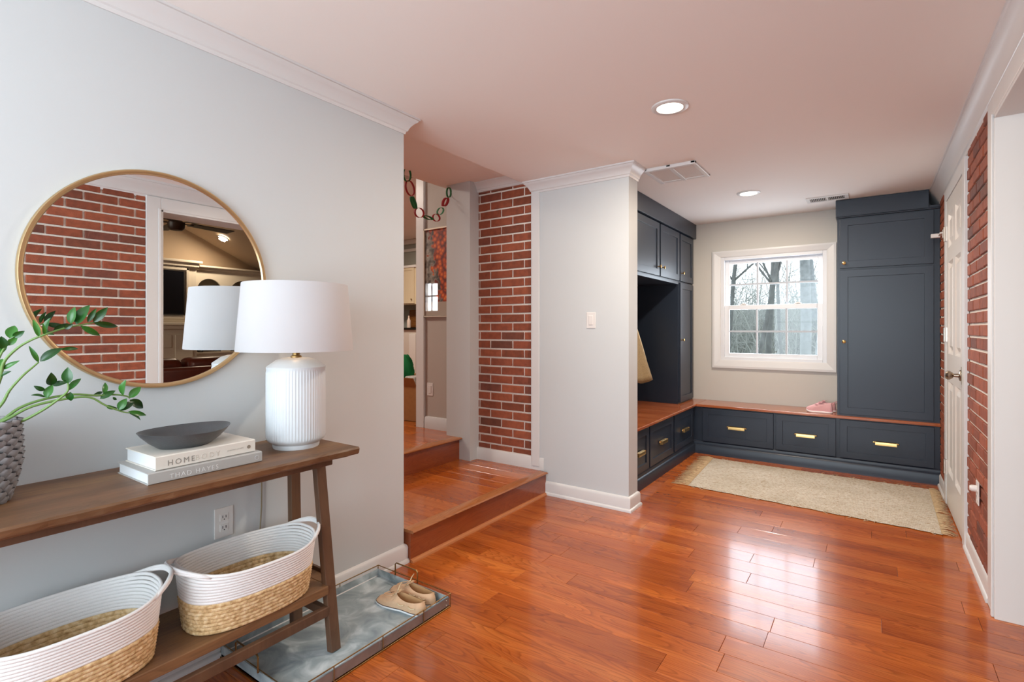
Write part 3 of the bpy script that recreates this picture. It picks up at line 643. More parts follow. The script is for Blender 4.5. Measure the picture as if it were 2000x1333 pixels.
def bring(a,b,z,lift=0):
    out=[]
    for k in range(n):
        th=2*PI*k/n; c_,s_=math.cos(th),math.sin(th); q=abs(c_)**1.0
        x=a*math.copysign(abs(c_)**.92,c_); y=b*s_*(1-.18*c_*c_)
        out.append((b0[0]+x*math.cos(ba)-y*math.sin(ba),b0[1]+x*math.sin(ba)+y*math.cos(ba),b0[2]+z+lift*c_*c_))
    return out
m.loft([bring(.074,.058,0),bring(.080,.063,.003),bring(.104,.085,.020,.001),bring(.124,.104,.038,.004),bring(.132,.112,.047,.006),bring(.134,.114,.0495,.006),bring(.131,.111,.049,.006),bring(.114,.096,.033,.004),bring(.085,.07,.015,.001),bring(.03,.025,.009,0)],True,True)
bo=m.build('decorative_bowl',MBOWL,None,True); tag(bo,'charcoal grey oval ceramic bowl resting on the two books','bowl')
# ---------------------------------------------------------------- plant
MPOT=plain('grey pot glaze','8b8a8c',.55,bump=.3,bscale=120,var=.1)
MLEAF,t_,b_=nt('glossy leaf'); oi=N(t_,'ShaderNodeObjectInfo'); L(t_,ramp(t_,oi.outputs['Random'],[(0,lin('0f380e')),(.5,lin('1e5618')),(1,lin('3c7a28'))]),b_.inputs['Base Color']); b_.inputs['Roughness'].default_value=.3; b_.inputs['Specular IOR Level'].default_value=.5
MSTEM=plain('plant stem','6b8c4a',.45)
pc=(-1.885,.282)
pp=thing('potted_plant','green leafy plant with arching stems in a grey scalloped pot','plant',(pc[0],pc[1],.79))
PR=lambda z:.066+.030*min(1,(z/.11))**.6 if z<.11 else .096-.004*((z-.11)/.1)
m=M(); m.lathe((pc[0],pc[1],.79),[(0,0),(.058,0)]+[(PR(z)-.004,z) for z in [.003+.0205*k for k in range(11)]]+[(.088,.212),(.082,.208),(.080,.19)],48)
m.build('pot_body',MPOT,pp,True)
M().lathe((pc[0],pc[1],.79),[(0,.186),(.081,.186)],32).build('soil',plain('soil','4a4038',.9,bump=.8,bscale=90),pp)
sm=M(); sr=[]
for j in range(5):
    v=j/4; w=[.45,.9,1.0,.8,.25][j]
    sr.append([(math.cos(a)*.0165*w, .012*(1-v)*0+.0105*math.sin(a)*(1.0-.25*v)+.001, .011-.026*v) for a in [PI*k/6 for k in range(7)]])
sr=[[ (x, -y, z) for x,y,z in r] for r in sr]
sm.loft(sr,False,False); scale_mesh=mesh_of(sm,'scale',MPOT,True)
for i in range(14):
    z=.012+i*.0148; rad=PR(z)-.006; cnt=15
    for k in range(cnt):
        a=2*PI*(k+.5*(i%2))/cnt; o=inst('scale',scale_mesh,pp,(pc[0]+rad*math.cos(a),pc[1]+rad*math.sin(a),.79+z),(1.28,1.25,.92),(0.22,0,a+PI/2))
for nm,pts in [('A',[(-1.885, 0.285, 0.97), (-1.856, 0.331, 1.098), (-1.842, 0.338, 1.152), (-1.828, 0.359, 1.187), (-1.814, 0.381, 1.208), (-1.8, 0.405, 1.223), (-1.8, 0.45, 1.242), (-1.8, 0.485, 1.251), (-1.8, 0.514, 1.258)]),('B',[(-1.885, 0.285, 0.97), (-1.857, 0.334, 1.039), (-1.844, 0.35, 1.08), (-1.832, 0.373, 1.117), (-1.83, 0.391, 1.137), (-1.83, 0.404, 1.151)]),('C',[(-1.885, 0.285, 0.97), (-1.868, 0.336, 0.998), (-1.866, 0.373, 1.029), (-1.864, 0.422, 1.047), (-1.862, 0.484, 1.054), (-1.86, 0.539, 1.045), (-1.86, 0.578, 1.044), (-1.86, 0.611, 1.036), (-1.86, 0.621, 1.028)]),('D',[(-1.885, 0.285, 0.97), (-1.849, 0.36, 0.99), (-1.827, 0.407, 1.019), (-1.806, 0.442, 1.052), (-1.79, 0.453, 1.069), (-1.79, 0.456, 1.082), (-1.79, 0.455, 1.093)]),('F',[(-1.885, 0.285, 0.97), (-1.861, 0.344, 1.001), (-1.852, 0.396, 1.032), (-1.843, 0.472, 1.046), (-1.833, 0.516, 1.044), (-1.83, 0.549, 1.019), (-1.83, 0.589, 0.995), (-1.83, 0.609, 0.988)]),('E',[(-1.885, 0.285, 0.97), (-1.873, 0.319, 1.073), (-1.876, 0.329, 1.139), (-1.88, 0.338, 1.168), (-1.88, 0.348, 1.193), (-1.88, 0.357, 1.213)]),('G',[(-1.885, 0.285, 0.97), (-1.859, 0.317, 1.074), (-1.85, 0.327, 1.115), (-1.85, 0.336, 1.135)]),]:
    k=len(pts); P_=[Vector(p) for p in pts]; Q_=[]
    for i in range(k-1):
        a,b,c_,d_=P_[max(i-1,0)],P_[i],P_[i+1],P_[min(i+2,k-1)]
        for s_ in range(4):
            u=s_/4; Q_.append(.5*((2*b)+(c_-a)*u+(2*a-5*b+4*c_-d_)*u*u+(3*b-a-3*c_+d_)*u**3))
    Q_.append(P_[-1]); M().tube(Q_,[.0042*(1-.55*i/len(Q_)) for i in range(len(Q_))],8).build('stem',MSTEM,pp,2)
rr=random.Random(5)
for a,b,w in [((-1.8, 0.398, 1.219),(-1.813, 0.389, 1.265),0.0118),((-1.8, 0.409, 1.225),(-1.787, 0.403, 1.255),0.0073),((-1.8, 0.412, 1.228),(-1.791, 0.419, 1.27),0.0172),((-1.8, 0.427, 1.236),(-1.809, 0.461, 1.255),0.0118),((-1.8, 0.464, 1.254),(-1.8, 0.473, 1.301),0.0191),((-1.8, 0.476, 1.252),(-1.802, 0.506, 1.307),0.0272),((-1.8, 0.501, 1.259),(-1.795, 0.519, 1.298),0.0118),((-1.8, 0.514, 1.259),(-1.79, 0.544, 1.302),0.0191),((-1.8, 0.514, 1.258),(-1.815, 0.576, 1.247),0.0154),((-1.8, 0.485, 1.249),(-1.817, 0.534, 1.221),0.0145),((-1.8, 0.45, 1.241),(-1.788, 0.466, 1.254),0.0118),((-1.83, 0.404, 1.151),(-1.832, 0.385, 1.195),0.0100),((-1.83, 0.407, 1.153),(-1.821, 0.453, 1.188),0.0209),((-1.83, 0.449, 1.184),(-1.848, 0.493, 1.184),0.0091),((-1.86, 0.424, 1.072),(-1.862, 0.401, 1.086),0.0109),((-1.86, 0.424, 1.053),(-1.852, 0.393, 1.062),0.0091),((-1.86, 0.427, 1.05),(-1.87, 0.442, 1.085),0.0191),((-1.86, 0.436, 1.084),(-1.844, 0.433, 1.121),0.0209),((-1.86, 0.44, 1.084),(-1.846, 0.467, 1.089),0.0154),((-1.86, 0.531, 1.048),(-1.877, 0.558, 1.053),0.0082),((-1.86, 0.556, 1.048),(-1.877, 0.564, 1.08),0.0127),((-1.86, 0.547, 1.035),(-1.859, 0.584, 1.055),0.0163),((-1.86, 0.603, 1.039),(-1.844, 0.606, 1.087),0.0236),((-1.86, 0.62, 1.029),(-1.864, 0.651, 1.06),0.0209),((-1.86, 0.62, 1.023),(-1.87, 0.659, 0.992),0.0236),((-1.79, 0.455, 1.092),(-1.793, 0.456, 1.136),0.0227),((-1.79, 0.457, 1.073),(-1.807, 0.488, 1.102),0.0154),((-1.79, 0.461, 1.068),(-1.8, 0.464, 1.043),0.0172),((-1.79, 0.443, 1.102),(-1.792, 0.454, 1.1),0.0064),((-1.83, 0.583, 1.0),(-1.83, 0.603, 1.032),0.0200),((-1.83, 0.584, 0.998),(-1.84, 0.625, 1.018),0.0200),((-1.83, 0.552, 1.018),(-1.84, 0.583, 1.004),0.0118),((-1.83, 0.607, 0.992),(-1.84, 0.657, 0.973),0.0127),((-1.83, 0.609, 0.987),(-1.831, 0.639, 0.961),0.0109),((-1.83, 0.569, 1.04),(-1.838, 0.58, 1.029),0.0064),((-1.88, 0.357, 1.215),(-1.897, 0.37, 1.249),0.0227),((-1.88, 0.363, 1.218),(-1.868, 0.384, 1.235),0.0145),((-1.88, 0.352, 1.196),(-1.878, 0.372, 1.22),0.0136),((-1.88, 0.341, 1.187),(-1.875, 0.34, 1.221),0.0227),((-1.88, 0.338, 1.174),(-1.891, 0.354, 1.193),0.0109),((-1.85, 0.338, 1.135),(-1.832, 0.367, 1.157),0.0100),((-1.85, 0.333, 1.118),(-1.837, 0.352, 1.13),0.0100),((-1.85, 0.331, 1.134),(-1.864, 0.34, 1.162),0.0182),]:
    a=Vector(a);b=Vector(b);d=b-a; l=d.length; d.normalize()
    nrm=(Vector((1.0,-.45,.15))+Vector((rr.uniform(-.6,.6),rr.uniform(-.6,.6),rr.uniform(-.1,.7)))); nrm=(nrm-d*nrm.dot(d)).normalized(); s_=d.cross(nrm)
    rows=[]
    for i in range(9):
        t_=i/8; ww=w*.54*(math.sin(PI*min(1,t_**.80))**.85)+.0004; bend=nrm*(.10*l*math.sin(PI*t_)); c_=a+d*(l*t_)+bend
        rows.append([c_-s_*ww+nrm*ww*.25,c_-s_*ww*.5+nrm*ww*.06,c_-nrm*ww*.05,c_+s_*ww*.5+nrm*ww*.06,c_+s_*ww+nrm*ww*.25])
    M().loft(rows,False,False).build('leaf',MLEAF,pp,2)
# ---------------------------------------------------------------- baskets
MROPE=plain('white cotton rope','ecebea',.85,bump=.7,bscale=420)
MSEA,t_,b_=nt('seagrass braid'); g=N(t_,'ShaderNodeNewGeometry'); n_=N(t_,'ShaderNodeTexNoise'); n_.inputs['Scale'].default_value=70; n_.inputs['Detail'].default_value=4; L(t_,g.outputs['Position'],n_.inputs['Vector'])
L(t_,ramp(t_,n_.outputs[0],[(.3,lin('b08c5c')),(.5,lin('d6b584')),(.7,lin('e8d0a6'))]),b_.inputs['Base Color']); b_.inputs['Roughness'].default_value=.75
p_=N(t_,'ShaderNodeBump'); p_.inputs['Strength'].default_value=.6; p_.inputs['Distance'].default_value=.002; w=N(t_,'ShaderNodeTexNoise'); w.inputs['Scale'].default_value=350; L(t_,g.outputs['Position'],w.inputs['Vector']); L(t_,w.outputs[0],p_.inputs['Height']); L(t_,p_.outputs[0],b_.inputs['Normal'])
def basket(label,cx,cy,z0,rot,sc=1.0):
    t=thing('storage_basket',label,'basket',(cx,cy,z0),'rope baskets on the console shelf',rot)
    def oval(th,a,b): 
        c_,s_=math.cos(th),math.sin(th); e=.80
        return a*math.copysign(abs(c_)**e,c_), b*math.copysign(abs(s_)**e,s_)     # long axis = local x
    def size(h):   # h 0..1
        return .200+.020*h, .112+.044*h
    def row(m,h,z,rho,n,braid,lift=0,ph=0):
        a,b=size(h); a*=sc; rings=[]; K=9
        for k in range(n+1):
            th=2*PI*k/n; x,y=oval(th,a,b); tx,ty=oval(th+.01,a,b); d=Vector((tx-x,ty-y,0)).normalized(); o=Vector((d.y,-d.x,0)); zc=z+lift*(abs(x/a)**4)
            ring=[]
            for j in range(K):
                v=2*PI*j/K
                if braid: f=1+.26*math.sin(46*th+ph+1.6*math.sin(v)+(PI if math.sin(v)>0 else 0))*abs(math.cos(v))
                else: f=1+.05*math.sin(130*th+2*v+ph)
                ring.append((x+o.x*rho*.8*f*math.cos(v),y+o.y*rho*.8*f*math.cos(v),zc+rho*math.sin(v)*(1.0)))
            rings.append(ring)
        m.loft(rings,True,False)
    H=.19; nb=8; nw=10; zb=[.010+ .0128*k for k in range(nb)]
    m=M()
    for k,z in enumerate(zb): row(m,z/H,z,.0085,230,True,0,k*2.4)
    m.build('seagrass_band',MSEA,t,2,local=True)
    m=M(); z=zb[-1]+.0115
    for k in range(nw):
        row(m,z/H,z,.0056,200,False,.020*(k/(nw-1))**2.0,k); z+=.0092
    ztop=z-.0092
    m.build('white_rope_band',MROPE,t,2,local=True)
    a,b=size(.03); a*=sc
    M().loft([[(oval(2*PI*k/48,a*f,b*f)[0],oval(2*PI*k/48,a*f,b*f)[1],.006+.001*(1-f)) for k in range(48)] for f in (1,.5,.05)],True,True).build('basket_base',MSEA,t,local=True)
    for s_ in (-1,1):
        a,b=size(1.0); a*=sc; m=M()
        for q,dz in ((0,.006),(1,-.0035)):
            P_=[]
            for k in range(15):
                u=-1+2*k/14; th=(0 if s_>0 else PI)+u*.72; x,y=oval(th,a,b); bl=max(0,math.cos(u*PI/2))**.8
                P_.append((x+s_*.034*bl,y*(1-.15*bl),ztop-.004+(dz+.016)*bl+.020*(abs(x/a)**4)))
            m.tube(P_,.0058,8)
        m.build('handle',MROPE,t,2,local=True)
    return t
basket('white and natural rope basket on console shelf, the right one nearest the legs',-1.806,.962,.262,PI/2-.03)
basket('white and natural rope basket on console shelf, left one cut by picture edge',-1.812,.452,.262,PI/2-.02,1.0)
# ---------------------------------------------------------------- boot tray
MGALV,t_,b_=nt('galvanised zinc'); g=N(t_,'ShaderNodeNewGeometry')
n1=N(t_,'ShaderNodeTexNoise'); n1.inputs['Scale'].default_value=9; n1.inputs['Detail'].default_value=6; n1.inputs['Distortion'].default_value=1.2; L(t_,g.outputs['Position'],n1.inputs['Vector'])
c_=ramp(t_,n1.outputs[0],[(.3,lin('7c8a90')),(.5,lin('9aa7ab')),(.66,lin('bfcacd')),(.8,lin('dfe6e8'))])
n2=N(t_,'ShaderNodeTexNoise'); n2.inputs['Scale'].default_value=13; n2.inputs['Detail'].default_value=2; L(t_,g.outputs['Position'],n2.inputs['Vector'])
c_=mix(t_,ramp(t_,n2.outputs[0],[(.76,(0,0,0,1)),(.80,(.9,.9,.9,1))]),c_,lin('7a5236'))
L(t_,c_,b_.inputs['Base Color']); b_.inputs['Metallic'].default_value=.15; b_.inputs['Roughness'].default_value=.45
MGOUT=plain('tray outer zinc','8f827c',.5,.4,var=.12,bscale=20)
bt=thing('boot_tray','grey galvanised boot tray with thin brass rail on the floor','tray',(-1.785,1.345,0))
bx0,bx1,by0,by1=-2.020,-1.548,.965,1.722
M().box(bx0,bx1,by0,by1,.006,.0125).build('tray_floor',MGALV,bt)
for n_,a in (('side_panel',(bx1-.003,bx1,by0,by1)),('side_panel',(bx0,bx0+.003,by0,by1)),('end_panel',(bx0,bx1,by1-.003,by1)),('end_panel',(bx0,bx1,by0,by0+.003))):
    M().box(a[0],a[1],a[2],a[3],.006,.046).build(n_,[MGALV],bt)
M().box(bx1-.0005,bx1+.0008,by0,by1,.008,.044).box(bx0,bx1,by1-.0005,by1+.0008,.008,.044).build('outer_skin',MGOUT,bt)
for z,r_ in ((.060,.0024),(.003,.0026)):
    M().tube([(bx0-.004,by0-.004,z),(bx1+.004,by0-.004,z),(bx1+.004,by1+.004,z),(bx0-.004,by1+.004,z)],r_,8,True).build('brass_rail',MBRD,bt)
m=M()
for x,y in ((bx1+.004,1.12),(bx1+.004,1.34),(bx1+.004,1.56),(bx1+.004,by1+.004),(bx1+.004,by0-.004),(bx0-.004,1.12),(bx0-.004,1.5),(bx0-.004,by1+.004)): m.tube([(x,y,.002),(x,y,.061)],.0022,6)
m.build('rail_posts',MBRD,bt,kind='stuff')
for y in (by1+.004,by0-.004):
    M().tube([(-1.90,y,.045),(-1.90,y,.098),(-1.893,y,.105),(-1.757,y,.105),(-1.75,y,.098),(-1.75,y,.045)],.0032,8).build('handle',MBRD,bt,True)
for y in (by0+.02,1.335,1.355,by1-.018):
    for z in (.015,.036): M().sphere((bx1+.001,y,z),.0028,8).build('rivet',MNI,bt)
M().box(bx1+.0008,bx1+.0018,1.325,1.362,.008,.044).build('seam_strap',MGOUT,bt)
# ---------------------------------------------------------------- shoes
def shoe(parent,F,Lh,Wd,mats,style):
    # local x: heel 0 -> toe Lh ; y lateral ; z up.  F maps local to world
    def wid(u):  # half width along length
        k=[(0,.0),(.02,.42),(.08,.66),(.2,.74),(.4,.72),(.6,.90),(.75,1.0),(.88,.90),(.96,.72),(1,.0)]
        for (a,p),(b,q) in zip(k,k[1:]):
            if u<=b: s_=(u-a)/(b-a); s_=s_*s_*(3-2*s_) if 0<a<.9 else s_**.6 if a==0 else s_; return (p+(q-p)*s_)*Wd/2
        return 0
    NS=48; 
    def outline(sc=1.0,z=0,dx=0):
        out=[]
        for k in range(NS):
            th=2*PI*k/NS; u=.5+.5*math.cos(th); w=max(wid(u),Wd*.5*.9*abs(math.sin(th))*.6 if (u<.06 or u>.94) else 0); y=math.copysign(w,math.sin(th)) if abs(math.sin(th))>1e-6 else 0
            x=u*Lh; cx=Lh*.5; out.append((cx+(x-cx)*sc+dx,y*sc,z))
        return out
    T=lambda ring:[F(*p) for p in ring]
    rock=lambda r,k=1:[(x,y,z+ (.012*k*max(0,(x/Lh-.75)/.25)**2 if style=='sport' else .004*k*max(0,(x/Lh-.8)/.2)**2)) for x,y,z in r]
    st=.028 if style=='sport' else .013
    st*=Lh/.27
    M().loft([T(rock(outline(.97,0))),T(rock(outline(1.02,.003))),T(rock(outline(1.02,st*.75)))]).build('outsole',mats['sole'],parent,2,local=False)
    M().loft([T(rock(outline(1.015,st*.75))),T(rock(outline(1.015,st))),T(rock(outline(.9,st)))]).build('welt',mats['welt'],parent,2)
    # collar curve
    hc=(.055 if style=='boat' else .105)*Lh/.27; hf=(.062 if style=='boat' else .118)*Lh/.27
    u0,u1=.05,.58 if style=='boat' else .52
    col=[]
    for k in range(NS):
        th=2*PI*k/NS; s_=.5+.5*math.cos(th); u=u0+(u1-u0)*s_; w=Wd*.27*abs(math.sin(th))**.8*(1.0+.15*math.sin(PI*s_))
        z=hc+(hf-hc)*s_**2-.008*math.sin(PI*s_)
        if style=='sport': z+=.012*(1-s_)**3*Lh/.27
        col.append((u*Lh,math.copysign(w,math.sin(th)) if abs(math.sin(th))>1e-6 else 0,z))
    base=rock(outline(1.0,st)); rings=[base]
    for v in (.15,.3,.45,.6,.75,.88,1.0):
        r=[]
        for p,q in zip(base,col):
            bul=math.sin(v*PI)*.18; fx=v**1.5; 
            x=p[0]+(q[0]-p[0])*fx; y=p[1]+(q[1]-p[1])*(v**1.7); toe=max(0,(p[0]/Lh-.55)/.45)
            zc=p[2]+(q[2]-p[2])*(1-(1-v)**(1.7+ .5*(1-toe)))*(1-.0*toe); 
            zc=min(zc,p[2]+(q[2]-p[2])*(v**.55)) if toe<.05 else p[2]+(q[2]-p[2])*(v**(.50+.28*toe))*(1) 
            if toe>.05: zc-= .010*toe*math.sin(v*PI)*Lh/.27
            r.append((x,y,zc))
        rings.append(r)
    inner=[(x,y*.86,z-.002) for x,y,z in col]; inner=[((x-Lh*.3)*.97+Lh*.3,y,z) for x,y,z in inner]
    floor_=[((x-Lh*.3)*.98+Lh*.3,y*1.0,st+.006) for x,y,z in inner]
    up_=M().loft([T(r) for r in rings]+[T([(x,y*.93,z+.0015) for x,y,z in col])],True,False).build('upper',mats['upper'],parent,2)
    M().loft([T([(x,y*.93,z+.001) for x,y,z in col]),T(inner),T([(x,y*1.05,z*.6+st*.4) for x,y,z in inner]),T(floor_)],True,False).build('lining',mats['lining'],parent,2)
    M().loft([T([(x,y,z+st+.004) for x,y,z in outline(.90,0)]),T([(x,y,z+st+.0062) for x,y,z in outline(.88,0)])],True,True).build('insole',mats['insole'],parent)
    k_=Lh/.27
    if style=='boat':
        # raised apron seam and laces
        pl_=[F(Lh*(.60+.27*math.sin(PI*i/16)),Wd*.30*math.cos(PI*i/16),st+.046*k_-.020*math.sin(PI*i/16)*k_) for i in range(17)]
        M().tube(pl_,.0022,6).build('apron_seam',mats['upper'],parent,2)
        M().loft([T([(Lh*(.50+.14*j/4),y,(.062+.012*(1-j/4)-.10*abs(y)**1.2)*k_) for y in (-.018,-.009,0,.009,.018)]) for j in range(5)],False,False).build('tongue',mats['upper'],parent,2)
        for s_ in (-1,1):
            for a,b in ((.10,.25),(.33,.47)):
                pts=[F(Lh*(a+(b-a)*i/8),s_*(Wd*(.372+.10*max(0,a-.2))+.004*math.sin(PI*i/8)),.037*k_-.003*math.sin(PI*i/8)) for i in range(9)]
                M().tube(pts,.0024,6).build('side_lace',mats['lace'],parent,2)
        for j,x in enumerate((.56,.61)):
            M().tube([F(Lh*(x+(.012 if j else -.012)*(y/.02)),y,(.070-.16*abs(y)-.012*j)*k_) for y in (-.022,-.012,0,.012,.022)],.0024,6).build('lace',mats['lace'],parent,2)
        M().tube([F(Lh*.56,0,.072*k_),F(Lh*.50,.018,.086*k_),F(Lh*.44,.038,.098*k_),F(Lh*.41,.046,.106*k_)],.0024,6).build('lace_end',mats['lace'],parent,2)
        M().tube([F(Lh*.57,0,.072*k_),F(Lh*.62,-.022,.078*k_),F(Lh*.66,-.048,.082*k_)],.0024,6).build('lace_end',mats['lace'],parent,2)
        M().sphere(F(Lh*.565,0,.073*k_),.005,8).build('lace_knot',mats['lace'],parent,2)
    else:
        for x,w_ in ((.56,.020),(.44,.024)):
            R0=[]
            for dxx in (-w_/2,w_/2):
                R0.append([F(Lh*x+dxx+ (yy*.25),yy,(.112-3.2*abs(yy)**1.6*.55+ (.52-x)*.20)*k_) for yy in [Wd*.42*(-1+2*i/10) for i in range(11)]])
            M().loft(R0,False,False).build('strap',mats['strap'],parent,2)
        M().tube([F(.0,0,.098*k_),F(-.014,0,.110*k_),F(-.008,0,.124*k_),F(Lh*.05,0,.116*k_)],.004,6).build('heel_tab',mats['strap'],parent,2)
        M().loft([T([(Lh*(.72+.05*j),y,st+(.052-.011*j-5.5*y*y)*k_) for y in [Wd*.3*(-1+.25*i) for i in range(9)]]) for j in range(4)],False,False).build('toe_mesh',mats['lining'],parent,2)
    return up_
def frame(x,y,z,ang):
    c_,s_=math.cos(ang),math.sin(ang); return lambda a,b,h:(x+a*c_-b*s_,y+a*s_+b*c_,z+h)
bm={'sole':plain('white rubber sole','e4e6e6',.5),'welt':plain('brown welt','4a3028',.6),'upper':plain('beige nubuck','d2ad8a',.75,bump=.15,bscale=300,var=.05),'lining':plain('tan lining','b58e62',.7),'insole':plain('tan insole','b98f5a',.6),'lace':plain('cream leather lace','d8c4a0',.6)}
s1=thing('boat_shoe','beige boat shoe with white sole in the metal tray, the one nearer the camera','shoe',(-1.575,1.603,.0128))
shoe(s1,frame(-1.572,1.592,.0128,PI+.08),.262,.090,bm,'boat')
s2=thing('boat_shoe','beige boat shoe with white sole in the metal tray, the farther one','shoe',(-1.60,1.665,.0128))
shoe(s2,frame(-1.592,1.672,.0128,PI+.02),.258,.086,bm,'boat')
pk={'sole':plain('pale pink sole','f4e8e6',.5),'welt':plain('pink midsole','d99aa4',.5),'upper':plain('pink knit','dba9ab',.8,bump=.3,bscale=260),'lining':plain('light pink mesh','e6c0c0',.8),'insole':plain('rose insole','c98088',.7),'strap':plain('dusty pink strap','bf8486',.6)}
s3=thing('child_sneaker','pink child sneaker with strap on the bench top, the nearer one','shoe',(-.30,5.36,.4905))
shoe(s3,frame(-.292,5.372,.4905,PI-.05),.205,.082,pk,'sport')
s4=thing('child_sneaker','pink child sneaker on the bench top, the farther one against the tall cabinet','shoe',(-.27,5.47,.4905))
shoe(s4,frame(-.272,5.478,.4905,PI-.12),.205,.082,pk,'sport')
# ---------------------------------------------------------------- paper chain
MRED=plain('red paper','a01c24',.6); MGRN=plain('green paper','1f6b34',.6); MGRL=plain('pale side of green paper','4f8f68',.6)
chn=thing('paper_chain','red and green paper link chain hanging across the hall opening','garland',(-2.88,3.0,2.3))
LK=[(2.732,2.405,.030,.052,0,MGRN,'e'),(2.762,2.310,.034,.058,.35,MRED,'r'),(2.800,2.208,.012,.048,.45,MGRN,'b'),(2.861,2.141,.038,.038,0,MRED,'r'),(2.955,2.120,.040,.013,-.20,MGRN,'b'),(3.050,2.136,.032,.030,0,MRED,'r'),(3.098,2.198,.022,.042,-.8,MGRL,'r'),(3.158,2.285,.018,.046,-.55,MRED,'b'),(3.200,2.372,.020,.042,-.05,MGRN,'r')]
for y,z,a,b,rt,mt,kd in LK:
    m=M(); n=28; w=.014 if kd!='b' else .026; rings=[]
    for dx,f in ((-w/2,1),(w/2,1)):
        rings.append([(-2.88+dx*(1 if kd!='b' else .8)+ (0.25*a*math.cos(2*PI*k/n)),y+a*math.cos(2*PI*k/n)*math.cos(rt)-b*math.sin(2*PI*k/n)*math.sin(rt)*-1*-1+dx*.5,z+a*math.cos(2*PI*k/n)*math.sin(rt)*-1*-1+b*math.sin(2*PI*k/n)*math.cos(rt)) for k in range(n)])
    o=m.loft(rings,True,False).build('link',mt,chn,2,label=('red paper link' if mt is MRED else 'green paper link')); sd=o.modifiers.new('s','SOLIDIFY'); sd.thickness=.0012
# ---------------------------------------------------------------- poster
MPOST,t_,b_=nt('autumn tree print'); tc=N(t_,'ShaderNodeTexCoord'); mp=N(t_,'ShaderNodeSeparateXYZ'); L(t_,tc.outputs['Object'],mp.inputs[0])
n1=N(t_,'ShaderNodeTexNoise'); n1.inputs['Scale'].default_value=16; n1.inputs['Detail'].default_value=4; L(t_,tc.outputs['Object'],n1.inputs['Vector'])
n2=N(t_,'ShaderNodeTexVoronoi'); n2.inputs['Scale'].default_value=26; L(t_,tc.outputs['Object'],n2.inputs['Vector'])
bark=ramp(t_,n1.outputs[0],[(.38,lin('4a4038')),(.5,lin('8d8478')),(.62,lin('b0a89a'))])
leaf_=ramp(t_,n2.outputs[0],[(.1,lin('ee8430')),(.4,lin('c8501e')),(.75,lin('6a2416'))])
ad=N(t_,'ShaderNodeMath',operation='MULTIPLY_ADD'); L(t_,n1.outputs[0],ad.inputs[0]); ad.inputs[1].default_value=.45; L(t_,mp.outputs[0],ad.inputs[2])
mz=N(t_,'ShaderNodeMath',operation='MULTIPLY_ADD'); L(t_,mp.outputs[2],mz.inputs[0]); mz.inputs[1].default_value=.22; L(t_,ad.outputs[0],mz.inputs[2])
msk=ramp(t_,mz.outputs[0],[(.10,(0,0,0,1)),(.12,(1,1,1,1))])
L(t_,mix(t_,msk,bark,leaf_),b_.inputs['Base Color']); b_.inputs['Roughness'].default_value=.6
ps=thing('framed_poster','tall framed print of an orange autumn tree on the hall wall beyond the steps','picture',(-3.05,3.357,1.74))
px0,px1,pz0,pz1=-3.31,-2.80+.0-.19,1.345,2.135
px1=-2.99
M().box(px0,px0+.012,3.336,3.358,pz0,pz1).box(px1-.012,px1,3.336,3.358,pz0,pz1).box(px0,px1,3.336,3.358,pz0,pz0+.012).box(px0,px1,3.336,3.358,pz1-.012,pz1).build('picture_frame',plain('champagne frame','c9b7a2',.35,.3),ps)
pr=M().box(px0+.012,px1-.012,3.350,3.354,pz0+.012,pz1-.012).build('print',MPOST,ps)
M().box(px0+.014,px1-.014,3.3485,3.3500,pz0+.014,pz0+.135).build('caption_band',plain('caption paper','b9aa9a',.6),pr)
text('The',.045,'caption_lettering',plain('caption ink','4a3a34',.6),pr,(px0+.05,3.3478,pz0+.075),(PI/2,0,0),.0003)
M().box(px0+.012,px1-.012,3.3445,3.3455,pz0+.012,pz1-.012).build('picture_glass',glassm('picture glass'),ps)
# ---------------------------------------------------------------- kitchen seen through the opening
MKC=plain('cream cabinet','d6c8ac',.45); MBLK=plain('black stone','1a1816',.2)
kc=thing('kitchen_wall_cabinet','cream kitchen wall cabinet seen through the hall opening','cabinet',(-7.4,6.8,1.69))
M().box(-8.2,-6.745,6.64,6.995,1.69,2.38).build('carcass',MKC,kc)
KF=((0,6.64,0),(1,0,0),(0,0,1),(0,-1,0))
for a,b in ((-7.52,-7.17),(-7.16,-6.80)):
    d=shaker(KF,a,b,1.71,2.36,.05).build('door',MKC,kc); M().sphere((b-.05,6.6,1.78),.014,10).build('knob',MBRD,d)
M().box(-8.2,-6.73,6.60,6.64,2.36,2.40).build('cabinet_cornice',MT,kc)
kb=thing('kitchen_base_cabinet','cream kitchen base cabinet with a black counter beyond the hall opening','cabinet',(-7.2,6.6,.35))
M().box(-8.2,-6.45,6.38,6.995,.35,1.225).build('carcass',plain('white panel','cfc9c2',.5),kb)
M().box(-6.66,-6.50,6.365,6.38,.40,1.15).build('door_panel',MT,kb); M().box(-8.2,-6.42,6.35,6.995,1.226,1.262).build('counter_top',MBLK,kb)
tag(M().box(-7.22,-6.80,6.90,6.94,1.263,1.60).build('cutting_board',wood('board wood','5a3018','8a5426','b07a3c',0,.4,1,rnd=0),None,bevel=.02),'dark wooden board leaning on the kitchen splashback','cutting board')
tag(M().lathe((-6.93,6.62,1.263),[(0,0),(.035,0),(.035,.13),(.02,.16),(.014,.18),(.014,.22),(0,.22)],20).build('bottle',plain('pinkish bottle','e3cfc4',.3),None,True),'small pale bottle on the black kitchen counter','bottle')
tag(M().lathe((-7.2,6.55,1.263),[(0,0),(.055,0),(.055,.27),(.02,.27),(.02,.28),(0,.28)],20).build('paper_roll',plain('white roll','e6e2dc',.8),None,True),'white paper roll on the black kitchen counter','paper roll')
struct('trim_12',M().box(-9.2,-2.985,6.96,7.0,2.72,2.78).box(-9.2,-2.985,6.92,7.0,2.86,2.95),MT,bevel=.01)
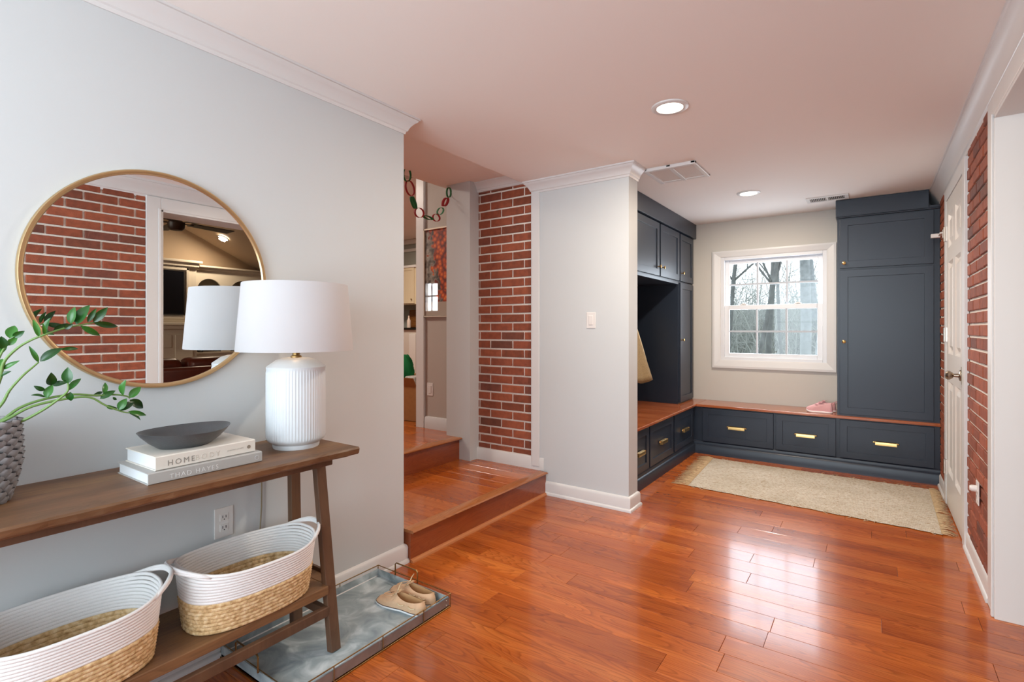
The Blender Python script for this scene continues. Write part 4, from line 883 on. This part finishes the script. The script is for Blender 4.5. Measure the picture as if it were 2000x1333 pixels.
cb=thing('cardboard_box','open brown cardboard box on the upper hall floor at the kitchen opening','box',(-3.76,3.66,.352),None,.12)
MCB=plain('cardboard','a5713f',.8,var=.06,bscale=30)
m=M(); w=.17; h=.33
m.box(-w,w,-w,-w+.006,0,h).box(-w,w,w-.006,w,0,h).box(-w,-w+.006,-w,w,0,h).box(w-.006,w,-w,w,0,h).box(-w,w,-w,w,0,.006).build('box_body',MCB,cb,local=True)
for s_ in (-1,1):
    M().bar((0,s_*w,h),(0,s_*(w+.05),h+.09),2*w,.004,up=(0,0,1)).build('flap',MCB,cb,local=True)
    M().bar((s_*w,0,h),(s_*(w+.02),0,h+.06),2*w,.004,up=(0,0,1)).build('flap',MCB,cb,local=True)
rr=random.Random(9); m=M(); rings=[]
for i in range(12):
    v=i/11; z=.70+.28*v; r_=.10*(math.sin(PI*(.12+.8*v))**.6); rings.append([(-3.83+r_*(1+.15*math.sin(3*a+v*5)+.09*math.sin(9*a+v*13))*math.cos(a)-.02*v,3.62+r_*.8*(1+.12*math.sin(4*a+2)+.09*math.sin(9*a+v*13))*math.sin(a),z+.006*math.sin(5*a)) for a in [2*PI*k/24 for k in range(24)]])
tag(m.loft(rings).build('green_cloth',plain('green fleece','0f7a3e',.9,bump=.5,bscale=50),None,2),'bright green cloth bundle stuffed upright in the cardboard box','cloth')
MPAT,t_,b_=nt('patterned bag paper'); n_=N(t_,'ShaderNodeTexVoronoi'); n_.inputs['Scale'].default_value=42; L(t_,ramp(t_,n_.outputs[0],[(.28,lin('22221f')),(.34,lin('e8e6e0'))]),b_.inputs['Base Color'])
tag(M().box(-3.74,-3.60,3.52,3.70,.362,.78).build('gift_bag',MPAT,None,bevel=.01),'black and white patterned paper bag standing in the cardboard box','bag')
# ---------------------------------------------------------------- living room behind the right opening, seen in the mirror
MLV=plain('living room tan paint','b39c82',.7); MLW=plain('living room white','ddd3c2',.5)
x0,x1,y0,y1=XR+.2,5.05,-1.6,5.75
struct('floor_living',M().box(x0,x1,y0,y1,-.05,-.002),wood('living floor','7a3a18','96502a','a86034',0,.3,.6,rnd=0))
struct('wall_living_back',M().box(x1,x1+.1,y0,y1,0,5),MLV); struct('wall_living_side',M().box(x0,x1,y1,y1+.1,0,5).box(x0,x1,y0-.1,y0,0,5),MLV)
struct('wall_living_near',M().box(x0,x0+.1,y0,1.7,0,5).box(x0,x0+.1,3.0,y1,0,5).box(x0,x0+.1,1.7,3.0,2.3,5),MLV)
area('kitchen_fill_light',(-6.2,5.2,2.93),(0,0,0),.5,.5,45,(1,.86,.7))  # added area light with no fixture, brightens the kitchen
area('upper_hall_fill_light',(-4.6,2.2,2.93),(0,0,0),.4,.4,42,(1,.88,.76))  # fill light without a fixture, added to lift the dark hall and poster
def cz(y): return 2.83-.46*(y-3.85)
struct('ceiling_living',M().loft([[(x0,5.75,cz(5.75)),(x0,1.2,cz(1.2)),(x0,-1.6,cz(1.2)),(x0,-1.6,cz(1.2)+.1),(x0,1.2,cz(1.2)+.1),(x0,5.75,cz(5.75)+.1)],[(x1,5.75,cz(5.75)),(x1,1.2,cz(1.2)),(x1,-1.6,cz(1.2)),(x1,-1.6,cz(1.2)+.1),(x1,1.2,cz(1.2)+.1),(x1,5.75,cz(5.75)+.1)]]),MLV)
bpc=bulb('living_downlight_bulb',(4.44,4.083,cz(4.1)-.056),14,(1,.8,.58),.05); bpc.rotation_euler=(-.43,0,0)
dl=thing('ceiling_downlight','lit recessed downlight in the sloped living room ceiling, seen in the mirror','ceiling light',(4.44,4.1,cz(4.1)-.02))
m=M().lathe((0,0,0),[(0,-.006),(.065,-.006),(.068,0)],24); m.build('lit_disc',MLT,dl,local=True); m=M().lathe((0,0,0),[(.068,0),(.07,-.008),(.09,-.006),(.092,0)],24); m.build('trim_ring',MT,dl,True,local=True); dl.rotation_euler=(-.43,0,0)
area('living_fill_light',(2.8,-1.5,1.7),(PI/2,0,0),2.4,1.8,55,(1,.90,.78))  # area light added to brighten the living room, its wall has no window
fp=thing('fireplace_surround','white panelled fireplace breast with mantel shelf in the living room, seen in the mirror','fireplace',(4.9,3.0,0))
M().box(4.80,x1-.002,2.1,3.86,0,2.26).build('breast',MLW,fp,bevel=.004)
M().box(4.70,4.80,2.05,3.92,1.30,1.34).box(4.74,4.80,2.08,3.89,1.24,1.30).build('mantel_shelf',MLW,fp,bevel=.006)
M().box(4.72,4.80,2.06,3.92,2.28,2.32).box(4.75,4.80,2.1,3.88,2.22,2.28).build('breast_cornice',MLW,fp,bevel=.008)
M().box(4.785,4.80,3.55,3.80,.12,1.15).box(4.79,4.80,2.5,3.50,.95,1.15).build('panel',MLW,fp,bevel=.004)
M().box(4.77,4.80,2.30,3.74,1.40,1.44).box(4.77,4.80,2.30,3.74,2.16,2.20).box(4.77,4.80,3.70,3.74,1.40,2.2).build('recess_frame',MLW,fp,bevel=.004)
tv=thing('television','dark flat television framed over the white mantel, seen in the mirror','television',(4.78,3.1,1.5)); M().box(4.765,4.80,2.40,3.67,1.46,2.14).build('screen',plain('tv screen','14161c',.15),tv); M().box(4.76,4.766,3.655,3.67,1.46,2.14).box(4.76,4.766,2.4,3.67,1.46,1.475).build('bezel',MDK,tv)
bc=thing('built_in_bookcase','white built-in bookcase with two arched niches in the living room, seen in the mirror','bookcase',(4.95,4.7,0))
# front board with arched openings
def arch_board():
    m=M(); xf=4.88; segs=[(3.87,3.90,4.29),(4.40,4.43,4.82)]; ytop=2.2
    def colm(a,b,za,zb): m.box(xf,xf+.03,a,b,za,zb)
    colm(3.861,3.90,0,2.2); colm(4.29,4.43,0,2.2); colm(4.82,5.6,0,2.2); 
    for a,b in ((3.90,4.29),(4.43,4.82)):
        c_=(a+b)/2; r_=(b-a)/2
        for k in range(16):
            t0,t1=PI*k/16,PI*(k+1)/16; ya,yb=c_+r_*math.cos(t0),c_+r_*math.cos(t1); za,zb=1.87+r_*math.sin(t0),1.87+r_*math.sin(t1)
            m.loft([[(xf,ya,za),(xf,yb,zb),(xf,yb,2.2),(xf,ya,2.2)],[(xf+.03,ya,za),(xf+.03,yb,zb),(xf+.03,yb,2.2),(xf+.03,ya,2.2)]])
        colm(a,b,0,.84)
    return m
arch_board().build('front_frame',MLW,bc)
M().box(5.03,5.045,3.87,5.6,0,2.2).build('back_board',plain('bookcase back','8a8274',.7),bc)
for z in (.84,1.22,1.54,1.80):
    M().box(4.87,5.03,3.89,5.5,z,z+.022).build('shelf',MLW,bc)
M().box(4.84,5.04,3.86,5.7,2.2,2.24).box(4.80,5.04,3.86,5.7,2.24,2.27).build('bookcase_cornice',MLW,bc,bevel=.006)
tag(M().lathe((4.93,3.965,1.563),[(0,0),(.03,0),(.03,.10),(.012,.13),(.012,.16),(0,.16)],14).build('bottle',plain('yellow bottle','c8a018',.4),None,True),'small yellow and red bottle on the living room bookcase shelf, seen in the mirror','bottle')
pf=thing('photo_frame','small dark picture frame on the bookcase shelf, seen in the mirror','picture',(4.92,3.98,1.243)); M().box(4.93,4.94,3.93,4.05,1.243,1.40).build('frame',MBRD,pf); M().box(4.928,4.93,3.945,4.035,1.26,1.385).build('photo',plain('photo','9a8a80',.4),pf)
vs_=thing('dark_vase','dark looped ornament on the lower bookcase shelf, seen in the mirror','ornament',(4.92,3.97,.863)); M().tube([(4.92,3.97+.05*math.cos(a),.935+.07*math.sin(a)) for a in [2*PI*k/20 for k in range(20)]],.008,8,True).build('loop',MDK,vs_,2); M().lathe((4.92,3.97,.862),[(0,0),(.035,0),(.03,.01),(0,.012)],16).build('foot',MDK,vs_)
# sofa
MLEA=plain('brown leather','5c2418',.32,bump=.5,bscale=14,var=.15)
so=thing('leather_sofa','dark reddish-brown leather sofa in the living room, seen at the bottom of the mirror','sofa',(3.2,3.2,0))
def cushion(n_,a,b,c_,d,e,f,bv=.05):
    o=M().box(a,b,c_,d,e,f).build(n_,MLEA,so); q=o.modifiers.new('b','BEVEL'); q.width=bv; q.segments=4
    for p in o.data.polygons: p.use_smooth=True
cushion('base',2.45,3.45,1.9,4.3,.08,.36,.03)
for k in range(3): cushion('back_cushion',2.52,2.80,2.02+.74*k,2.74+.74*k,.40,.90,.09); cushion('seat_cushion',2.75,3.42,2.04+.74*k,2.75+.74*k,.34,.50,.05)
cushion('arm',2.45,3.45,1.78,2.0,.08,.62,.06); cushion('arm',2.45,3.45,4.28,4.5,.08,.62,.06)
cushion('back_frame',2.42,2.56,1.9,4.4,.10,.80,.05)
M().box(2.47,2.52,1.84,1.9,0,.09).box(3.35,3.40,1.84,1.9,0,.09).box(2.47,2.52,4.38,4.44,0,.09).box(3.35,3.40,4.38,4.44,0,.09).build('feet',MDK,so)
# fan
MFAN=plain('dark bronze','2c1c14',.4); FC=(2.55,2.66)
fn=thing('ceiling_fan','dark brown ceiling fan in the living room, seen in the mirror','ceiling fan',(FC[0],FC[1],2.46))
M().lathe((FC[0],FC[1],0),[(0,2.38),(.06,2.385),(.085,2.41),(.09,2.47),(.05,2.50),(.02,2.51),(0,2.51)],24).build('motor_housing',MFAN,fn,True)
M().tube([(FC[0],FC[1],2.5),(FC[0],FC[1],cz(FC[1])+.02)],.014,10).build('downrod',MFAN,fn)
for k in range(5):
    a=2*PI*k/5+.15; d=Vector((math.cos(a),math.sin(a),0)); s_=Vector((-d.y,d.x,.12)); c0=Vector((FC[0],FC[1],2.47))
    M().loft([[c0+d*.16-s_*.055,c0+d*.16+s_*.055,c0+d*.16+s_*.055+Vector((0,0,.008)),c0+d*.16-s_*.055+Vector((0,0,.008))],[c0+d*.68-s_*.075,c0+d*.68+s_*.075,c0+d*.68+s_*.075+Vector((0,0,.008)),c0+d*.68-s_*.075+Vector((0,0,.008))]]).build('blade',MFAN,fn)
    M().bar(c0+d*.05,c0+d*.2,.03,.008).build('blade_arm',MFAN,fn)
# ---------------------------------------------------------------- outdoors beyond the window
def terr(x,y):
    b=-.9 if y<10 else -.9+(min(y,70)-10)*.055
    return b+.12*math.sin(x*.5+y*.3)+.08*math.sin(x*1.1-y*.7)
m=M(); nx,ny=60,60
for j in range(ny+1):
    for i in range(nx+1):
        y=6.2+(j/ny)**1.4*84; x=-60+i*2.0; m.v.append((x,y,terr(x,y)))
m.f=[(j*(nx+1)+i,j*(nx+1)+i+1,(j+1)*(nx+1)+i+1,(j+1)*(nx+1)+i) for j in range(ny) for i in range(nx)]
MGR,t_,b_=nt('leaf litter'); g=N(t_,'ShaderNodeNewGeometry'); n_=N(t_,'ShaderNodeTexNoise'); n_.inputs['Scale'].default_value=3; n_.inputs['Detail'].default_value=6; L(t_,g.outputs['Position'],n_.inputs['Vector'])
L(t_,ramp(t_,n_.outputs[0],[(.35,lin('85827a')),(.5,lin('a09a8c')),(.60,lin('8a9c80')),(.75,lin('c0b6a4'))]),b_.inputs['Base Color']); b_.inputs['Roughness'].default_value=.95
gr=m.build('yard_ground',MGR,None,2); S(gr); gr.name='floor_yard'
MTR=plain('pale bark','80878a',.9,var=.2,bscale=7); MTR2=plain('grey bark','5e6262',.9,var=.2,bscale=7)
MBRU=plain('brush twigs','8a8f8b',.95)
rr=random.Random(77)
def tree(name,label,x,y,r,h,lean,mat,seed,forks=3,depth=4):
    q=random.Random(seed); t=thing(name,label,'tree',(x,y,terr(x,y)-.1))
    tm=M(); bmh=M()
    def limb(p,d,l,r0,lv):
        pts=[p]; n=6 if lv<2 else 4; rs=[r0]
        for i in range(n):
            d=(d+Vector((q.uniform(-1,1),q.uniform(-1,1),q.uniform(-.4,.9)))*(.07 if lv==0 else .22)).normalized(); p=p+d*l/n; pts.append(p); rs.append(r0*(1-.62*(i+1)/n) if lv else r0*(1-.45*(i+1)/n))
        (tm if lv==0 else bmh).tube(pts,rs,10 if lv==0 else (6 if lv<3 else 3),False,lv<2)
        if lv<depth:
            for k in range(forks+ (6 if lv==0 else 2 if lv==1 else 1)):
                i=q.randint(2 if lv==0 else 1,n); a=q.uniform(0,2*PI); sp=q.uniform(.5,1.0)
                nd=(d+Vector((math.cos(a)*sp,abs(math.sin(a))*sp*.5-.12,q.uniform(-.15,.45)))).normalized(); limb(pts[i],nd,l*(q.uniform(.26,.42) if lv==0 else q.uniform(.42,.66)),rs[i]*.55,lv+1)
    limb(Vector((x,y,terr(x,y)-.1)),Vector((lean,0,1)).normalized(),h,r,0)
    tm.build('trunk',mat,t,2); bmh.build('branches',mat,t,2,kind='stuff'); return t
TR=[('tall pale tree trunk standing right of centre in the window view',-.095,17,.15,13,.01,MTR,3,0),
('pale leaning tree at the right edge of the window view',-.083,14,.10,11,.11,MTR,3,1),
('dark leaning tree at the left of the window view',-.190,13,.055,9,.25,MTR2,4,2),
('grey forked tree in the middle of the window view',-.152,15,.075,11,.05,MTR2,4,3),
('slender grey tree between the middle and right trunks in the window view',-.126,20,.06,10,-.04,MTR2,4,4),
('grey branching tree far left in the window view',-.225,16,.065,10,.05,MTR2,4,5),
('thin pale tree behind the two right trunks',-.074,24,.13,12,-.05,MTR,4,6)]
for lb_t,k,y,r_,h,ln,mt,fk,sd in TR: tree('bare_tree',lb_t,k*y,y,r_,h,ln,mt,sd+10,fk,4 if y>15.5 else 5)
m=M()
for k in range(4200):
    y=rr.uniform(22,62); x=y*rr.uniform(-.34,.04); h=rr.uniform(.9,2.3)*(1 if k%9 else 2.6); z=terr(x,y); p=Vector((x,y,z-.1)); d=Vector((rr.uniform(-.4,.4),rr.uniform(-.2,.2),1)).normalized()
    pts=[p,p+d*h*.5,p+d*h*.5+(d+Vector((rr.uniform(-.5,.5),0,0))).normalized()*h*.5]; m.tube(pts,[.028,.02,.008],3,False,False)
    for j in range(4):
        a=pts[1].lerp(pts[2],rr.uniform(-.6,.9)); e=Vector((rr.uniform(-1,1),rr.uniform(-.5,.5),rr.uniform(.0,.9))).normalized(); m.tube([a,a+e*h*rr.uniform(.15,.4)],[.014,.006],3,False,False)
tag(m.build('woodland_brush',MBRU,None),'grey tangle of bare saplings and brush behind the yard trees','brush',kind='stuff')
m=M()
for k in range(420):
    y=rr.uniform(10,16); x=y*rr.uniform(-.17,-.06); z=terr(x,y)+abs(rr.gauss(0,.5))*.7; s_=rr.uniform(.02,.045); a=rr.uniform(0,PI)
    m.add([(x-s_*math.cos(a),y,z),(x,y-s_*math.sin(a),z+s_*.5),(x+s_*math.cos(a),y,z),(x,y+s_*.3,z-s_*.5)],[(0,1,2,3)])
tag(m.build('pale_beech_leaves',plain('dry leaf','d8c8a4',.9),None),'pale dry leaves scattered low around the yard trunks','leaves',kind='stuff')
